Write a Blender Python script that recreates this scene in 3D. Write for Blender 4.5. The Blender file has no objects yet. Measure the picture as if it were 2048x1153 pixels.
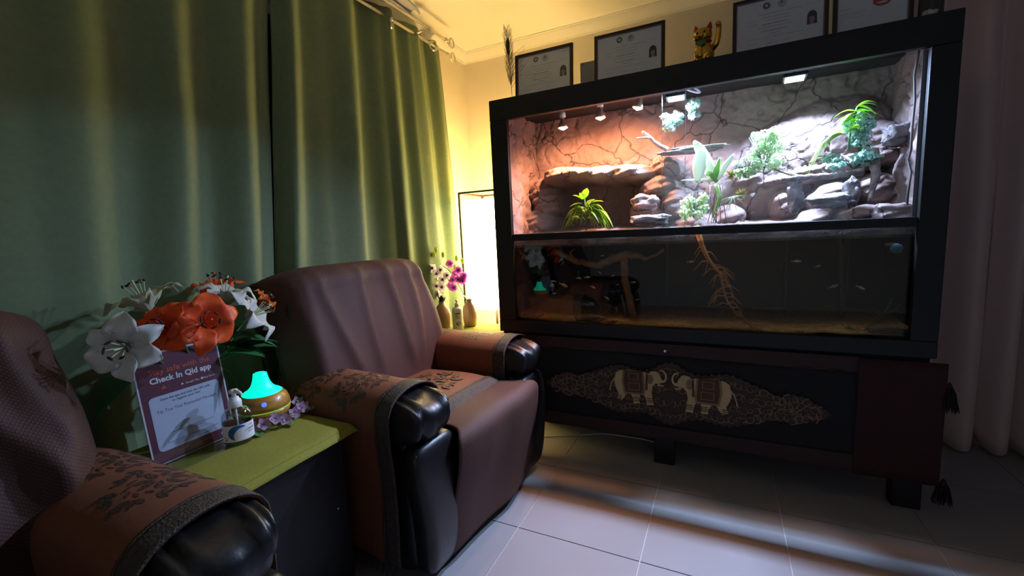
import bpy, bmesh, math, random
from mathutils import Vector, Matrix, Quaternion, noise, Euler
random.seed(7)
PI = math.pi
SC = bpy.context.scene
COL = SC.collection

# ------------------------------------------------------------------ camera, world, exposure
FPX, CAMH = 865.0, 1.12
_yaw, _pit, _rol = math.radians(26.0), math.radians(7.36), math.radians(2.65)
_f = Vector((-math.sin(_yaw) * math.cos(_pit), math.cos(_yaw) * math.cos(_pit), -math.sin(_pit)))
_r0 = Vector((math.cos(_yaw), math.sin(_yaw), 0)); _d0 = _f.cross(_r0)
_r = math.cos(_rol) * _r0 + math.sin(_rol) * _d0
_d = -math.sin(_rol) * _r0 + math.cos(_rol) * _d0
cam_data = bpy.data.cameras.new('camera'); cam = bpy.data.objects.new('camera', cam_data); COL.objects.link(cam)
cam_data.sensor_width = 36.0; cam_data.lens = 36.0 * FPX / 2048.0; cam_data.clip_start = 0.02
cam.matrix_world = Matrix(((_r.x, -_d.x, -_f.x, 0), (_r.y, -_d.y, -_f.y, 0), (_r.z, -_d.z, -_f.z, CAMH), (0, 0, 0, 1)))
SC.camera = cam
world = bpy.data.worlds.new('world'); SC.world = world; world.use_nodes = True
world.node_tree.nodes['Background'].inputs[0].default_value = (0.5, 0.55, 0.65, 1)
world.node_tree.nodes['Background'].inputs[1].default_value = 0.02
SC.view_settings.view_transform = 'Standard'; SC.view_settings.look = 'None'
SC.view_settings.gamma = 1.0; SC.view_settings.use_curve_mapping = False
SC.view_settings.exposure = 0.0
LED_W, LED_TILT, HEAT_W, LAMP_E, LAMP_TOP_W, FILL_E = 35.0, 20.0, 34.0, 17.0, 0.6, 0.75


def at(u, v, x=None, y=None, z=None):
    """world point seen at photo pixel (u, v) on a world plane"""
    d = _r * ((u - 1024) / FPX) + _d * ((v - 576.5) / FPX) + _f
    t = x / d.x if x is not None else (y / d.y if y is not None else (z - CAMH) / d.z)
    return Vector((0, 0, CAMH)) + d * t


# ------------------------------------------------------------------ materials
def lin(c):
    return tuple((x / 255 / 12.92 if x / 255 <= 0.04045 else ((x / 255 + 0.055) / 1.055) ** 2.4) for x in c)


def mat(name, rgb, rough=0.6, metal=0.0, var=None, vscale=8.0, bump=0.0, bscale=40.0, emit=0.0, ecol=None, coat=0.0, sheen=0.0, sss=0.0, spec=None, coord='Object', transl=0.0):
    m = bpy.data.materials.new(name); m.use_nodes = True
    nt = m.node_tree; N = nt.nodes; L = nt.links; b = N['Principled BSDF']
    c = lin(rgb) + (1,)
    b.inputs['Base Color'].default_value = c
    b.inputs['Roughness'].default_value = rough; b.inputs['Metallic'].default_value = metal
    if spec is not None: b.inputs['Specular IOR Level'].default_value = spec
    if coat: b.inputs['Coat Weight'].default_value = coat; b.inputs['Coat Roughness'].default_value = 0.1
    if sheen: b.inputs['Sheen Weight'].default_value = sheen
    if emit:
        b.inputs['Emission Color'].default_value = lin(ecol or rgb) + (1,); b.inputs['Emission Strength'].default_value = emit
    if var or bump:
        tc = N.new('ShaderNodeTexCoord')
    if var:
        n = N.new('ShaderNodeTexNoise'); n.inputs['Scale'].default_value = vscale; n.inputs['Detail'].default_value = 5
        r = N.new('ShaderNodeValToRGB'); r.color_ramp.elements[0].position = 0.3; r.color_ramp.elements[1].position = 0.7
        r.color_ramp.elements[0].color = c; r.color_ramp.elements[1].color = lin(var) + (1,)
        L.new(tc.outputs[coord], n.inputs['Vector']); L.new(n.outputs['Fac'], r.inputs[0]); L.new(r.outputs[0], b.inputs['Base Color'])
    if bump:
        n2 = N.new('ShaderNodeTexNoise'); n2.inputs['Scale'].default_value = bscale; n2.inputs['Detail'].default_value = 4
        bp = N.new('ShaderNodeBump'); bp.inputs['Strength'].default_value = bump; bp.inputs['Distance'].default_value = 0.01
        L.new(tc.outputs[coord], n2.inputs['Vector']); L.new(n2.outputs['Fac'], bp.inputs['Height']); L.new(bp.outputs[0], b.inputs['Normal'])
    if transl:
        t = N.new('ShaderNodeBsdfTranslucent'); mx = N.new('ShaderNodeMixShader'); mx.inputs[0].default_value = transl
        t.inputs[0].default_value = c
        if var: L.new(r.outputs[0], t.inputs[0])
        L.new(b.outputs[0], mx.inputs[1]); L.new(t.outputs[0], mx.inputs[2]); L.new(mx.outputs[0], N['Material Output'].inputs[0])
    return m


def glass_mat(name, tint=(1, 1, 1), f0=0.04, rough=0.0, gain=1.0, dirt=0.0, power=5):
    m = bpy.data.materials.new(name); m.use_nodes = True
    nt = m.node_tree; N = nt.nodes; L = nt.links; N.remove(N['Principled BSDF'])
    lw = N.new('ShaderNodeLayerWeight'); lw.inputs[0].default_value = 0.5
    p = N.new('ShaderNodeMath'); p.operation = 'POWER'; p.inputs[1].default_value = power
    ma = N.new('ShaderNodeMath'); ma.operation = 'MULTIPLY_ADD'; ma.inputs[1].default_value = (1 - f0) * gain; ma.inputs[2].default_value = f0; ma.use_clamp = True
    t = N.new('ShaderNodeBsdfTransparent'); t.inputs[0].default_value = tuple(tint) + (1,)
    g = N.new('ShaderNodeBsdfGlossy'); g.inputs['Roughness'].default_value = rough
    mx = N.new('ShaderNodeMixShader')
    L.new(lw.outputs['Facing'], p.inputs[0]); L.new(p.outputs[0], ma.inputs[0]); L.new(ma.outputs[0], mx.inputs[0])
    L.new(t.outputs[0], mx.inputs[1]); L.new(g.outputs[0], mx.inputs[2])
    out = mx
    if dirt:
        tc = N.new('ShaderNodeTexCoord'); n = N.new('ShaderNodeTexNoise'); n.inputs['Scale'].default_value = 9; n.inputs['Detail'].default_value = 8
        r = N.new('ShaderNodeValToRGB'); r.color_ramp.elements[0].position = 0.55; r.color_ramp.elements[0].color = (0, 0, 0, 1)
        r.color_ramp.elements[1].position = 0.8; r.color_ramp.elements[1].color = (dirt, dirt, dirt, 1)
        df = N.new('ShaderNodeBsdfDiffuse'); df.inputs[0].default_value = (0.6, 0.65, 0.7, 1); m2 = N.new('ShaderNodeMixShader')
        L.new(tc.outputs['Object'], n.inputs['Vector']); L.new(n.outputs['Fac'], r.inputs[0]); L.new(r.outputs[0], m2.inputs[0])
        L.new(mx.outputs[0], m2.inputs[1]); L.new(df.outputs[0], m2.inputs[2]); out = m2
    L.new(out.outputs[0], N['Material Output'].inputs[0])
    return m


def quilt_mat(name, rgb, rgb2, scale=42.0, strength=0.25, sheen=0.0):
    """woven cloth with a small diamond quilt on its UVs (metres)"""
    m = mat(name, rgb, rough=0.72, sheen=sheen); nt = m.node_tree; N = nt.nodes; L = nt.links; b = N['Principled BSDF']
    tc = N.new('ShaderNodeTexCoord'); hs = []
    for a in (PI / 4, -PI / 4):
        mp = N.new('ShaderNodeMapping'); mp.inputs['Rotation'].default_value = (0, 0, a)
        w = N.new('ShaderNodeTexWave'); w.wave_type = 'BANDS'; w.inputs['Scale'].default_value = scale / 3.2; w.inputs['Distortion'].default_value = 0.3
        L.new(tc.outputs['UV'], mp.inputs[0]); L.new(mp.outputs[0], w.inputs[0]); hs.append(w)
    mn = N.new('ShaderNodeMath'); mn.operation = 'MINIMUM'
    L.new(hs[0].outputs['Fac'], mn.inputs[0]); L.new(hs[1].outputs['Fac'], mn.inputs[1])
    mxc = N.new('ShaderNodeMixRGB'); mxc.inputs[1].default_value = lin(rgb2) + (1,); mxc.inputs[2].default_value = lin(rgb) + (1,)
    L.new(mn.outputs[0], mxc.inputs[0]); L.new(mxc.outputs[0], b.inputs['Base Color'])
    bp = N.new('ShaderNodeBump'); bp.inputs['Strength'].default_value = strength; bp.inputs['Distance'].default_value = 0.004
    L.new(mn.outputs[0], bp.inputs['Height']); L.new(bp.outputs[0], b.inputs['Normal'])
    return m


M = {}
M['wall'] = mat('wall paint', (218, 207, 190), 0.85, bump=0.08, bscale=120)
M['ceiling'] = mat('ceiling paint', (222, 219, 212), 0.9)
M['cornice'] = mat('cornice paint', (228, 224, 214), 0.8)
M['tile'] = mat('floor tile', (146, 145, 148), 0.32, var=(144, 142, 143), vscale=5, spec=0.4)
M['grout'] = mat('grout', (186, 184, 184), 0.9)
M['green'] = mat('green curtain', (112, 128, 94), 0.8, var=(104, 121, 88), vscale=60)
M['pink'] = mat('pinkish curtain', (204, 176, 168), 0.85, sheen=0.2)
M['metalrod'] = mat('brushed rod', (205, 196, 180), 0.35, 0.6)
M['ring'] = mat('eyelet ring', (200, 200, 190), 0.25, 0.9)
M['greycloth'] = mat('grey sheer cloth', (150, 150, 165), 0.7)
M['leather'] = mat('black leather', (13, 13, 15), 0.40, bump=0.06, bscale=90, spec=0.5)
M['pipe'] = mat('leather piping', (10, 10, 11), 0.4)
M['throw'] = quilt_mat('brown quilted throw', (86, 50, 38), (62, 35, 26), 150, 0.18)
M['armcloth'] = quilt_mat('rust arm cloth', (116, 67, 41), (105, 60, 36), 220, 0.12)
M['brocade'] = mat('dark brocade', (58, 40, 28), 0.55, bump=0.4, bscale=200)
M['trim'] = mat('dark woven trim', (40, 33, 27), 0.65, var=(66, 54, 42), vscale=70, bump=0.5, bscale=220)
M['blackwood'] = mat('black lacquered wood', (8, 8, 9), 0.5, bump=0.08, bscale=30)
M['cabinet'] = mat('black stained frame', (9, 9, 10), 0.55, bump=0.1, bscale=50)
M['limecloth'] = mat('lime green cloth', (138, 138, 46), 0.85, var=(128, 128, 40), vscale=120, bump=0.3, bscale=400)
M['paper'] = mat('lamp paper', (255, 236, 180), 0.8, emit=LAMP_E, ecol=(255, 229, 164))
M['lampframe'] = mat('lamp frame wood', (40, 28, 16), 0.5)
M['glass'] = glass_mat('clear pane', (0.97, 0.985, 0.98), 0.035)
M['dirtyglass'] = glass_mat('water-spotted pane', (0.95, 0.97, 0.97), 0.035, dirt=0.03)
M['tankglass'] = glass_mat('tank pane', (0.94, 0.93, 0.90), 0.045)
M['water'] = glass_mat('tank water', (0.69, 0.64, 0.56), 0.02)
M['acrylic'] = glass_mat('clear acrylic', (0.95, 0.96, 0.96), 0.045)
M['bottle'] = glass_mat('clear bottle plastic', (0.88, 0.90, 0.89), 0.16, rough=.05, power=2.2)
M['gel'] = glass_mat('clear gel', (0.76, 0.79, 0.77), 0.04)
M['rock'] = None
M['whiteplastic'] = mat('white plastic', (232, 232, 230), 0.35)
M['darkglass'] = mat('dark green vase glass', (14, 22, 18), 0.15, spec=0.6)


def rock_mat(name, a, b_, dark, scale=6):
    m = mat(name, a, 0.85); nt = m.node_tree; N = nt.nodes; L = nt.links; b = N['Principled BSDF']
    tc = N.new('ShaderNodeTexCoord')
    n = N.new('ShaderNodeTexNoise'); n.inputs['Scale'].default_value = scale; n.inputs['Detail'].default_value = 8
    r = N.new('ShaderNodeValToRGB'); r.color_ramp.elements[0].position = 0.35; r.color_ramp.elements[0].color = lin(a) + (1,)
    r.color_ramp.elements[1].position = 0.68; r.color_ramp.elements[1].color = lin(b_) + (1,)
    v = N.new('ShaderNodeTexVoronoi'); v.feature = 'DISTANCE_TO_EDGE'; v.inputs['Scale'].default_value = scale * 1.1
    n3 = N.new('ShaderNodeTexNoise'); n3.inputs['Scale'].default_value = scale * 1.5; n3.inputs['Detail'].default_value = 4
    mxv = N.new('ShaderNodeMixRGB'); mxv.inputs[0].default_value = 0.14
    L.new(tc.outputs['Object'], n3.inputs['Vector']); L.new(tc.outputs['Object'], mxv.inputs[1]); L.new(n3.outputs['Color'], mxv.inputs[2]); L.new(mxv.outputs[0], v.inputs['Vector'])
    cr = N.new('ShaderNodeValToRGB'); cr.color_ramp.elements[0].position = 0.0; cr.color_ramp.elements[0].color = (0, 0, 0, 1)
    cr.color_ramp.elements[1].position = 0.014; cr.color_ramp.elements[1].color = (1, 1, 1, 1)
    mc = N.new('ShaderNodeMixRGB'); mc.inputs[1].default_value = lin(dark) + (1,)
    L.new(tc.outputs['Object'], n.inputs['Vector']); L.new(n.outputs['Fac'], r.inputs[0]); L.new(v.outputs['Distance'], cr.inputs[0])
    L.new(cr.outputs[0], mc.inputs[0]); L.new(r.outputs[0], mc.inputs[2]); L.new(mc.outputs[0], b.inputs['Base Color'])
    n2 = N.new('ShaderNodeTexNoise'); n2.inputs['Scale'].default_value = scale * 7; n2.inputs['Detail'].default_value = 8
    ad = N.new('ShaderNodeMath'); ad.operation = 'MULTIPLY_ADD'; ad.inputs[1].default_value = 0.5
    L.new(tc.outputs['Object'], n2.inputs['Vector']); L.new(cr.outputs[0], ad.inputs[0]); L.new(n2.outputs['Fac'], ad.inputs[2])
    bp = N.new('ShaderNodeBump'); bp.inputs['Strength'].default_value = 0.55; bp.inputs['Distance'].default_value = 0.012
    L.new(ad.outputs[0], bp.inputs['Height']); L.new(bp.outputs[0], b.inputs['Normal'])
    return m


M['rock'] = rock_mat('carved rock', (108, 88, 82), (134, 113, 107), (54, 42, 38), 4)
M['rock2'] = rock_mat('grey slate rock', (92, 86, 86), (128, 120, 118), (44, 40, 40), 9)
M['wood'] = mat('driftwood', (150, 124, 98), 0.8, var=(104, 84, 64), vscale=30, bump=0.5, bscale=60)


# ------------------------------------------------------------------ mesh helpers
class MB:
    def __init__(self):
        self.v = []; self.f = []; self.uv = {}
        self.sm = True

    def add(self, vs, fs, uvs=None):
        o = len(self.v); self.v += [tuple(p) for p in vs]
        for f in fs:
            self.f.append(tuple(i + o for i in f))
        if uvs:
            for i, u in enumerate(uvs): self.uv[o + i] = u
        return self

    def box(self, a, b):
        x0, y0, z0 = a; x1, y1, z1 = b
        return self.add([(x0, y0, z0), (x1, y0, z0), (x1, y1, z0), (x0, y1, z0), (x0, y0, z1), (x1, y0, z1), (x1, y1, z1), (x0, y1, z1)],
                        [(0, 3, 2, 1), (4, 5, 6, 7), (0, 1, 5, 4), (1, 2, 6, 5), (2, 3, 7, 6), (3, 0, 4, 7)])

    def grid(self, nu, nv, fn, cu=False, uvf=None):
        vs = []; fs = []; uv = []
        for j in range(nv + 1):
            for i in range(nu if cu else nu + 1):
                vs.append(fn(i / nu, j / nv))
                if uvf: uv.append(uvf(i / nu, j / nv))
        w = nu if cu else nu + 1
        for j in range(nv):
            for i in range(nu):
                a = j * w + i; b = j * w + (i + 1) % w
                fs.append((a, b, b + w, a + w))
        return self.add(vs, fs, uv or None)

    def lathe(self, prof, n=24, c=(0, 0, 0), axis=None):
        q = Vector((0, 0, 1)).rotation_difference(Vector(axis)) if axis else None
        vs = []; fs = []
        for r, z in prof:
            for i in range(n):
                a = 2 * PI * i / n; p = Vector((r * math.cos(a), r * math.sin(a), z))
                if q: p = q @ p
                vs.append(p + Vector(c))
        for j in range(len(prof) - 1):
            for i in range(n):
                a = j * n + i; b = j * n + (i + 1) % n
                fs.append((a, b, b + n, a + n))
        fs.append(tuple(range(n - 1, -1, -1))); k = (len(prof) - 1) * n; fs.append(tuple(range(k, k + n)))
        return self.add(vs, fs)

    def tube(self, pts, rad, n=8, cap=True):
        pts = [Vector(p) for p in pts]; k = len(pts)
        rs = rad if isinstance(rad, (list, tuple)) else [rad] * k
        up = None; vs = []; fs = []
        for i, p in enumerate(pts):
            t = (pts[min(i + 1, k - 1)] - pts[max(i - 1, 0)])
            t = t.normalized() if t.length > 1e-9 else Vector((0, 0, 1))
            if up is None:
                up = t.orthogonal().normalized()
            up = (up - t * up.dot(t)); up = up.normalized() if up.length > 1e-6 else t.orthogonal().normalized()
            s = t.cross(up)
            for j in range(n):
                a = 2 * PI * j / n; vs.append(p + (up * math.cos(a) + s * math.sin(a)) * rs[i])
        for i in range(k - 1):
            for j in range(n):
                a = i * n + j; b = i * n + (j + 1) % n
                fs.append((a, b, b + n, a + n))
        if cap:
            fs.append(tuple(range(n - 1, -1, -1))); fs.append(tuple(range((k - 1) * n, k * n)))
        return self.add(vs, fs)

    def superell(self, c, r, e1=0.5, e2=0.5, nu=32, nv=16, fn=None):
        def sp(w, e): return math.copysign(abs(w) ** e, w)
        def g(u, v):
            th = 2 * PI * u; ph = -PI / 2 + PI * v
            n = (sp(math.cos(ph), e1) * sp(math.cos(th), e2), sp(math.cos(ph), e1) * sp(math.sin(th), e2), sp(math.sin(ph), e1))
            p = Vector((c[0] + r[0] * n[0], c[1] + r[1] * n[1], c[2] + r[2] * n[2]))
            return fn(p, n) if fn else p
        return self.grid(nu, nv, g, cu=True)

    def poly(self, pts, q=None, t=0.0):
        """flat polygon (list of 3D points), optional extrusion vector t"""
        n = len(pts)
        if not t: return self.add(pts, [tuple(range(n))])
        t = Vector(t); a = [Vector(p) for p in pts]
        fs = [tuple(range(n - 1, -1, -1)), tuple(range(n, 2 * n))] + [(i, (i + 1) % n, n + (i + 1) % n, n + i) for i in range(n)]
        return self.add(a + [p + t for p in a], fs)

    def build(self, name, m, parent=None, smooth=True, solid=0.0, bevel=0.0, subsurf=0, sharp=None):
        me = bpy.data.meshes.new(name); me.from_pydata(self.v, [], self.f); me.validate(); me.update()
        if self.uv:
            l = me.uv_layers.new(name='UVMap')
            for lp in me.loops: l.data[lp.index].uv = self.uv.get(lp.vertex_index, (0, 0))
        if smooth:
            for p in me.polygons: p.use_smooth = True
        me.materials.append(m)
        o = bpy.data.objects.new(name, me); COL.objects.link(o)
        if parent: o.parent = parent
        if bevel:
            b = o.modifiers.new('edge', 'BEVEL'); b.width = bevel; b.segments = 2; b.limit_method = 'ANGLE'; b.angle_limit = math.radians(50)
            if smooth: b.harden_normals = True
        if subsurf:
            s = o.modifiers.new('sub', 'SUBSURF'); s.levels = subsurf; s.render_levels = subsurf
        if solid:
            s = o.modifiers.new('thickness', 'SOLIDIFY'); s.thickness = solid; s.offset = 0
        return o


def tag(o, label, cat, group=None, kind=None):
    o['label'] = label; o['category'] = cat
    if group: o['group'] = group
    if kind: o['kind'] = kind
    return o


def thing(name, label, cat, loc=(0, 0, 0), rz=0.0, group=None):
    o = bpy.data.objects.new(name, None); COL.objects.link(o); o.empty_display_size = 0.05
    o.location = loc; o.rotation_euler = (0, 0, rz)
    return tag(o, label, cat, group)


def struct(name, mb, m, parent=None, **k):
    o = mb.build(name, m, parent, **k)
    if not parent: o['kind'] = 'structure'
    return o


def copy_tree(o, parent=None):
    c = o.copy(); COL.objects.link(c); c.parent = parent
    for ch in list(o.children): copy_tree(ch, c)
    return c


def box(name, a, b, m, parent=None, bevel=0.004):
    return MB().box(a, b).build(name, m, parent, smooth=False, bevel=bevel)


def text(name, s, size, m, parent, matrix, align='CENTER', bold=0.0, depth=0.0002):
    c = bpy.data.curves.new(name, 'FONT'); c.body = s; c.size = size; c.align_x = align; c.offset = bold; c.extrude = depth; c.resolution_u = 2
    t = bpy.data.objects.new(name, c)
    me = bpy.data.meshes.new_from_object(t); bpy.data.objects.remove(t)
    me.materials.clear(); me.materials.append(m)
    o = bpy.data.objects.new(name, me); COL.objects.link(o); o.parent = parent; o.matrix_local = matrix
    return o


def point_light(name, loc, w, rgb, parent=None, radius=0.03, typ='POINT', rot=None, size=None, spot=None, blend=0.5):
    l = bpy.data.lights.new(name, typ); l.energy = w; l.color = lin(rgb)
    if typ == 'AREA':
        l.spread = math.radians(152)
        l.shape = 'RECTANGLE'; l.size, l.size_y = size
    else:
        l.shadow_soft_size = radius
    if typ == 'SPOT': l.spot_size = spot; l.spot_blend = blend
    o = bpy.data.objects.new(name, l); COL.objects.link(o); o.location = loc
    if rot: o.rotation_euler = rot
    if parent: o.parent = parent
    return o


def sstep(a, b, x):
    t = min(1, max(0, (x - a) / (b - a))) if a != b else float(x > a)
    return t * t * (3 - 2 * t)


def nz(x, y, z, s=1.0): return noise.noise(Vector((x * s, y * s, z * s)))


# ------------------------------------------------------------------ the room
XL, YB, ZC, XR, YF = -1.69, 2.85, 2.4, 3.0, -2.2
floor = struct('floor', MB().box((XL - .1, YF - .1, -0.1), (XR + .1, YB + .1, -0.004)), M['grout'], smooth=False)
TP, TQ = 0.4525, 0.455
tile_me = None
for i in range(-4, 8):
    for j in range(-8, 4):
        x0 = -0.233 + TP * i; y0 = 1.36 + TQ * j; x1 = x0 + TP; y1 = y0 + TQ
        if x1 < XL + .02 or x0 > XR or y1 < YF or y0 > YB: continue
        full = x0 > XL and x1 < XR and y0 > YF and y1 < YB
        g = 0.0022
        if full and tile_me:
            o = bpy.data.objects.new('tile', tile_me); COL.objects.link(o); o.parent = floor
        else:
            ax, bx = max(x0 + g, XL) - x0, min(x1 - g, XR) - x0; ay, by = max(y0 + g, YF) - y0, min(y1 - g, YB) - y0
            if bx - ax < .03 or by - ay < .03: continue
            o = MB().box((ax, ay, -0.006), (bx, by, 0)).build('tile', M['tile'], floor, smooth=False)
            if full: tile_me = o.data
        o.location = (x0, y0, 0)
struct('wall_back', MB().box((XL - .1, YB, 0), (XR + .1, YB + .1, ZC)), M['wall'], smooth=False)
struct('wall_left', MB().box((XL - .1, YF, 0), (XL, YB, ZC)), M['wall'], smooth=False)
struct('wall_right', MB().box((XR, YF, 0), (XR + .1, YB, ZC)), M['wall'], smooth=False)
struct('wall_front', MB().box((XL - .1, YF - .1, 0), (XR + .1, YF, ZC)), M['wall'], smooth=False)
struct('ceiling', MB().box((XL - .1, YF - .1, ZC), (XR + .1, YB + .1, ZC + .1)), M['ceiling'], smooth=False)


def cornice(name, p0, p1, inward):
    prof = [(0, 0), (0, -.068), (.006, -.068), (.008, -.058), (.02, -.04), (.034, -.016), (.036, -.007), (.042, -.006), (.042, 0)]
    b = MB(); n = len(prof); vs = []
    for p in (p0, p1):
        for a, z in prof: vs.append(Vector(p) + Vector(inward) * a + Vector((0, 0, z)))
    b.add(vs, [(i, (i + 1) % n, n + (i + 1) % n, n + i) for i in range(n)] + [tuple(range(n)), tuple(range(2 * n - 1, n - 1, -1))])
    return struct(name, b, M['cornice'], smooth=False)


cornice('trim_1', (XL, YB, ZC), (XR, YB, ZC), (0, -1, 0))
cornice('trim_2', (XL, YF, ZC), (XL, YB, ZC), (1, 0, 0))
for nm, a, b in (('baseboard_back', (XL, YB - .014, 0), (XR, YB, .07)), ('baseboard_left', (XL, YF, 0), (XL + .014, YB, .07))):
    struct(nm, MB().box(a, b), M['cornice'], smooth=False)
# the covered window in the curtained wall
win = struct('window_1', MB().box((XL - .02, -1.2, .7), (XL + .006, 2.2, 2.05)), mat('night window glass', (10, 12, 16), 0.1), smooth=False)
for a, b in (((XL - .02, -1.24, .66), (XL + .02, 2.24, .7)), ((XL - .02, -1.24, 2.05), (XL + .02, 2.24, 2.09)), ((XL - .02, -1.24, .7), (XL + .02, -1.2, 2.05)), ((XL - .02, 2.2, .7), (XL + .02, 2.24, 2.05)), ((XL - .02, .48, .7), (XL + .02, .52, 2.05))):
    struct('window_frame', MB().box(a, b), M['whiteplastic'], win, smooth=False)


m_fill = mat('fill glow pane', (150, 170, 200), .2, emit=FILL_E, ecol=(188, 206, 235))  # added window behind the camera, its pane glows as room fill
fill_win = struct('fill_window', MB().box((-.7, YF - .02, 1.0), (1.3, YF + .006, 2.1)), m_fill, smooth=False)
for a, b in (((-.75, YF - .01, .95), (1.35, YF + .03, 1.0)), ((-.75, YF - .01, 2.1), (1.35, YF + .03, 2.15)), ((-.75, YF - .01, 1.0), (-.7, YF + .03, 2.1)), ((1.3, YF - .01, 1.0), (1.35, YF + .03, 2.1)), ((.275, YF - .01, 1.0), (.325, YF + .03, 2.1))):
    struct('window_frame', MB().box(a, b), M['whiteplastic'], fill_win, smooth=False)


# ------------------------------------------------------------------ curtains on the window wall
def curtain(name, label, m, knots, y0t, y1t, y0b, y1b, xc, zt, zb, amp, nu=220, nv=36, wob=0.012, seed=0):
    """knots: (s, depth -1..1) along the width; smooth interpolation gives the folds"""
    def dep(s):
        for (a, da), (b, db) in zip(knots, knots[1:]):
            if s <= b:
                return da + (db - da) * sstep(a, b, s)
        return knots[-1][1]
    def fn(u, v):
        z = zt + (zb - zt) * v
        y = (y0t + (y1t - y0t) * u) * (1 - v) + (y0b + (y1b - y0b) * u) * v
        x = xc + amp * (0.75 + 0.25 * v) * dep(u) + wob * nz(y * 3, z * 1.2, seed) * (0.3 + v)
        y += 0.01 * nz(u * 9, z * 2, seed + 3)
        return (x, y, z)
    c = MB().grid(nu, nv, fn, uvf=lambda u, v: (u * 2, v * 2)).build(name, m, solid=0.003)
    return c


kn1 = [(0, 0), (.1, .6), (.2, -.4), (.3, .5), (.4, -.5), (.5, .3), (.58, -.1), (.66, .1), (.72, .25), (.765, .55), (.81, -.4), (.86, .65), (.90, -.6), (.945, .7), (.985, -.7), (1, -1)]
c1 = curtain('window_curtain', '', M['green'], kn1, -1.35, 1.30, -1.35, 1.08, -1.615, 2.31, .06, .055, seed=1)
tag(c1, 'wide green window curtain hanging behind the lilies, up to the dark seam', 'curtain', 'green window curtains')
kn2 = [(0, -.9), (.035, .75), (.12, -.75), (.2, -.3), (.3, .85), (.40, -.9), (.5, .1), (.55, .8), (.64, -.5), (.70, .3), (.76, .6), (.83, -.3), (.885, -1.0), (.93, .2), (1, -.5)]
c2 = curtain('window_curtain', '', M['green'], kn2, 1.31, 2.45, 1.09, 2.66, -1.615, 2.31, .06, .055, seed=2)
tag(c2, 'green window curtain above the brown recliner, its edge next to the lamp', 'curtain', 'green window curtains')
for (u, v, ax) in ((783, 47, (1, .55, -.1)), (866, 92, (1, -.5, 0.1))):
    p = at(u, v, x=-1.565)
    q = Vector((0, 0, 1)).rotation_difference(Vector(ax))
    b = MB(); b.grid(24, 10, lambda a, c, q=q, p=p: p + q @ Vector(((.024 + .006 * math.cos(2 * PI * c)) * math.cos(2 * PI * a), (.024 + .006 * math.cos(2 * PI * c)) * math.sin(2 * PI * a), .006 * math.sin(2 * PI * c))), cu=True)
    o = b.build('eyelet_ring', M['ring'], c2); o['label'] = 'shiny metal eyelet ring'


def rod(label, x, z, y1, sdir):
    r = thing('curtain_rod', label, 'curtain rod', (x, 0, z), group='curtain rods')
    MB().tube([(0, -1.4, 0), (0, y1, 0)], .0075, 12).build('pole', M['metalrod'], r)
    MB().lathe([(.008, -.012), (.012, -.008), (.012, .008), (.008, .012)], 12, (0, y1, 0), (0, 1, 0)).build('collar', M['metalrod'], r)
    pts = [(0, y1 + .008, 0)]; n = 34
    for i in range(n + 1):
        t = i / n; a = -PI * .75 + t * 2 * PI * 1.15; rr = .034 * (1 - .62 * t)
        pts.append((0, y1 + .058 + rr * math.cos(a) * 1.0, .006 + rr * math.sin(a)))
    MB().tube(pts, [.0055 * (1 - .35 * i / len(pts)) for i in range(len(pts))], 8).build('scroll_finial', M['metalrod'], r)
    return r


rod('pale metal curtain rod with scroll end, threaded through the green curtain', -1.60, 2.270, 2.50, 1)
rod('upper pale metal curtain rod with scroll end, the one holding grey cloth', -1.52, 2.292, 2.365, 1)
br = MB()
br.grid(10, 6, lambda u, v: (-1.686 + .2 * u, 2.16 + .028 * v + .02 * u, 2.205 + .085 * math.sin(u * 2.6) * .9 + .012 * v), uvf=None)
tag(br.build('rod_bracket', M['cornice'], solid=.006), 'cream bracket plate carrying both curtain rods near the corner', 'bracket')
gc = MB()
def gcf(u, v):
    a = (v - .5) * 2; w = .075 * math.sin(PI * min(1, .12 + u * .82)) ** .6
    y = 1.45 + .60 * u
    return (-1.52 + w * a + .006 * math.sin(u * 21), y + .02 * a, 2.31 + .022 * math.cos(a * 1.4) + .008 * math.sin(u * 13 + a * 3) + .02 * (1 - u))
gc.grid(40, 12, gcf)
tag(gc.build('folded_cloth', M['greycloth'], solid=.012), 'grey folded cloth lying over the upper curtain rod', 'cloth')


# right-hand curtain beside the tank
def rcf(u, v):
    x = .66 + 1.1 * u; z = 2.33 + (.06 - 2.33) * v
    ph = 2 * PI * 9.0 * u + 1.3 * math.sin(u * 11) + .5 * math.sin(v * 3 + u * 7)
    sn = math.sin(ph); a = .026 + .034 * v
    y = 2.67 + a * (sn + .25 * math.sin(2 * ph + 1)) + .025 * nz(u * 9, v * 3, 5) * (.3 + v)
    z += (.045 * sn + .03 * nz(u * 16, 2, 1)) * sstep(.80, 1.0, v)
    return (x + .02 * math.cos(ph) * (.5 + v), y, max(z, .012))
tag(MB().grid(260, 40, rcf, uvf=lambda u, v: (u, v)).build('door_curtain', M['pink'], solid=.003), 'dusky pink-grey full-length curtain hanging next to the big tank', 'curtain')

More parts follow.
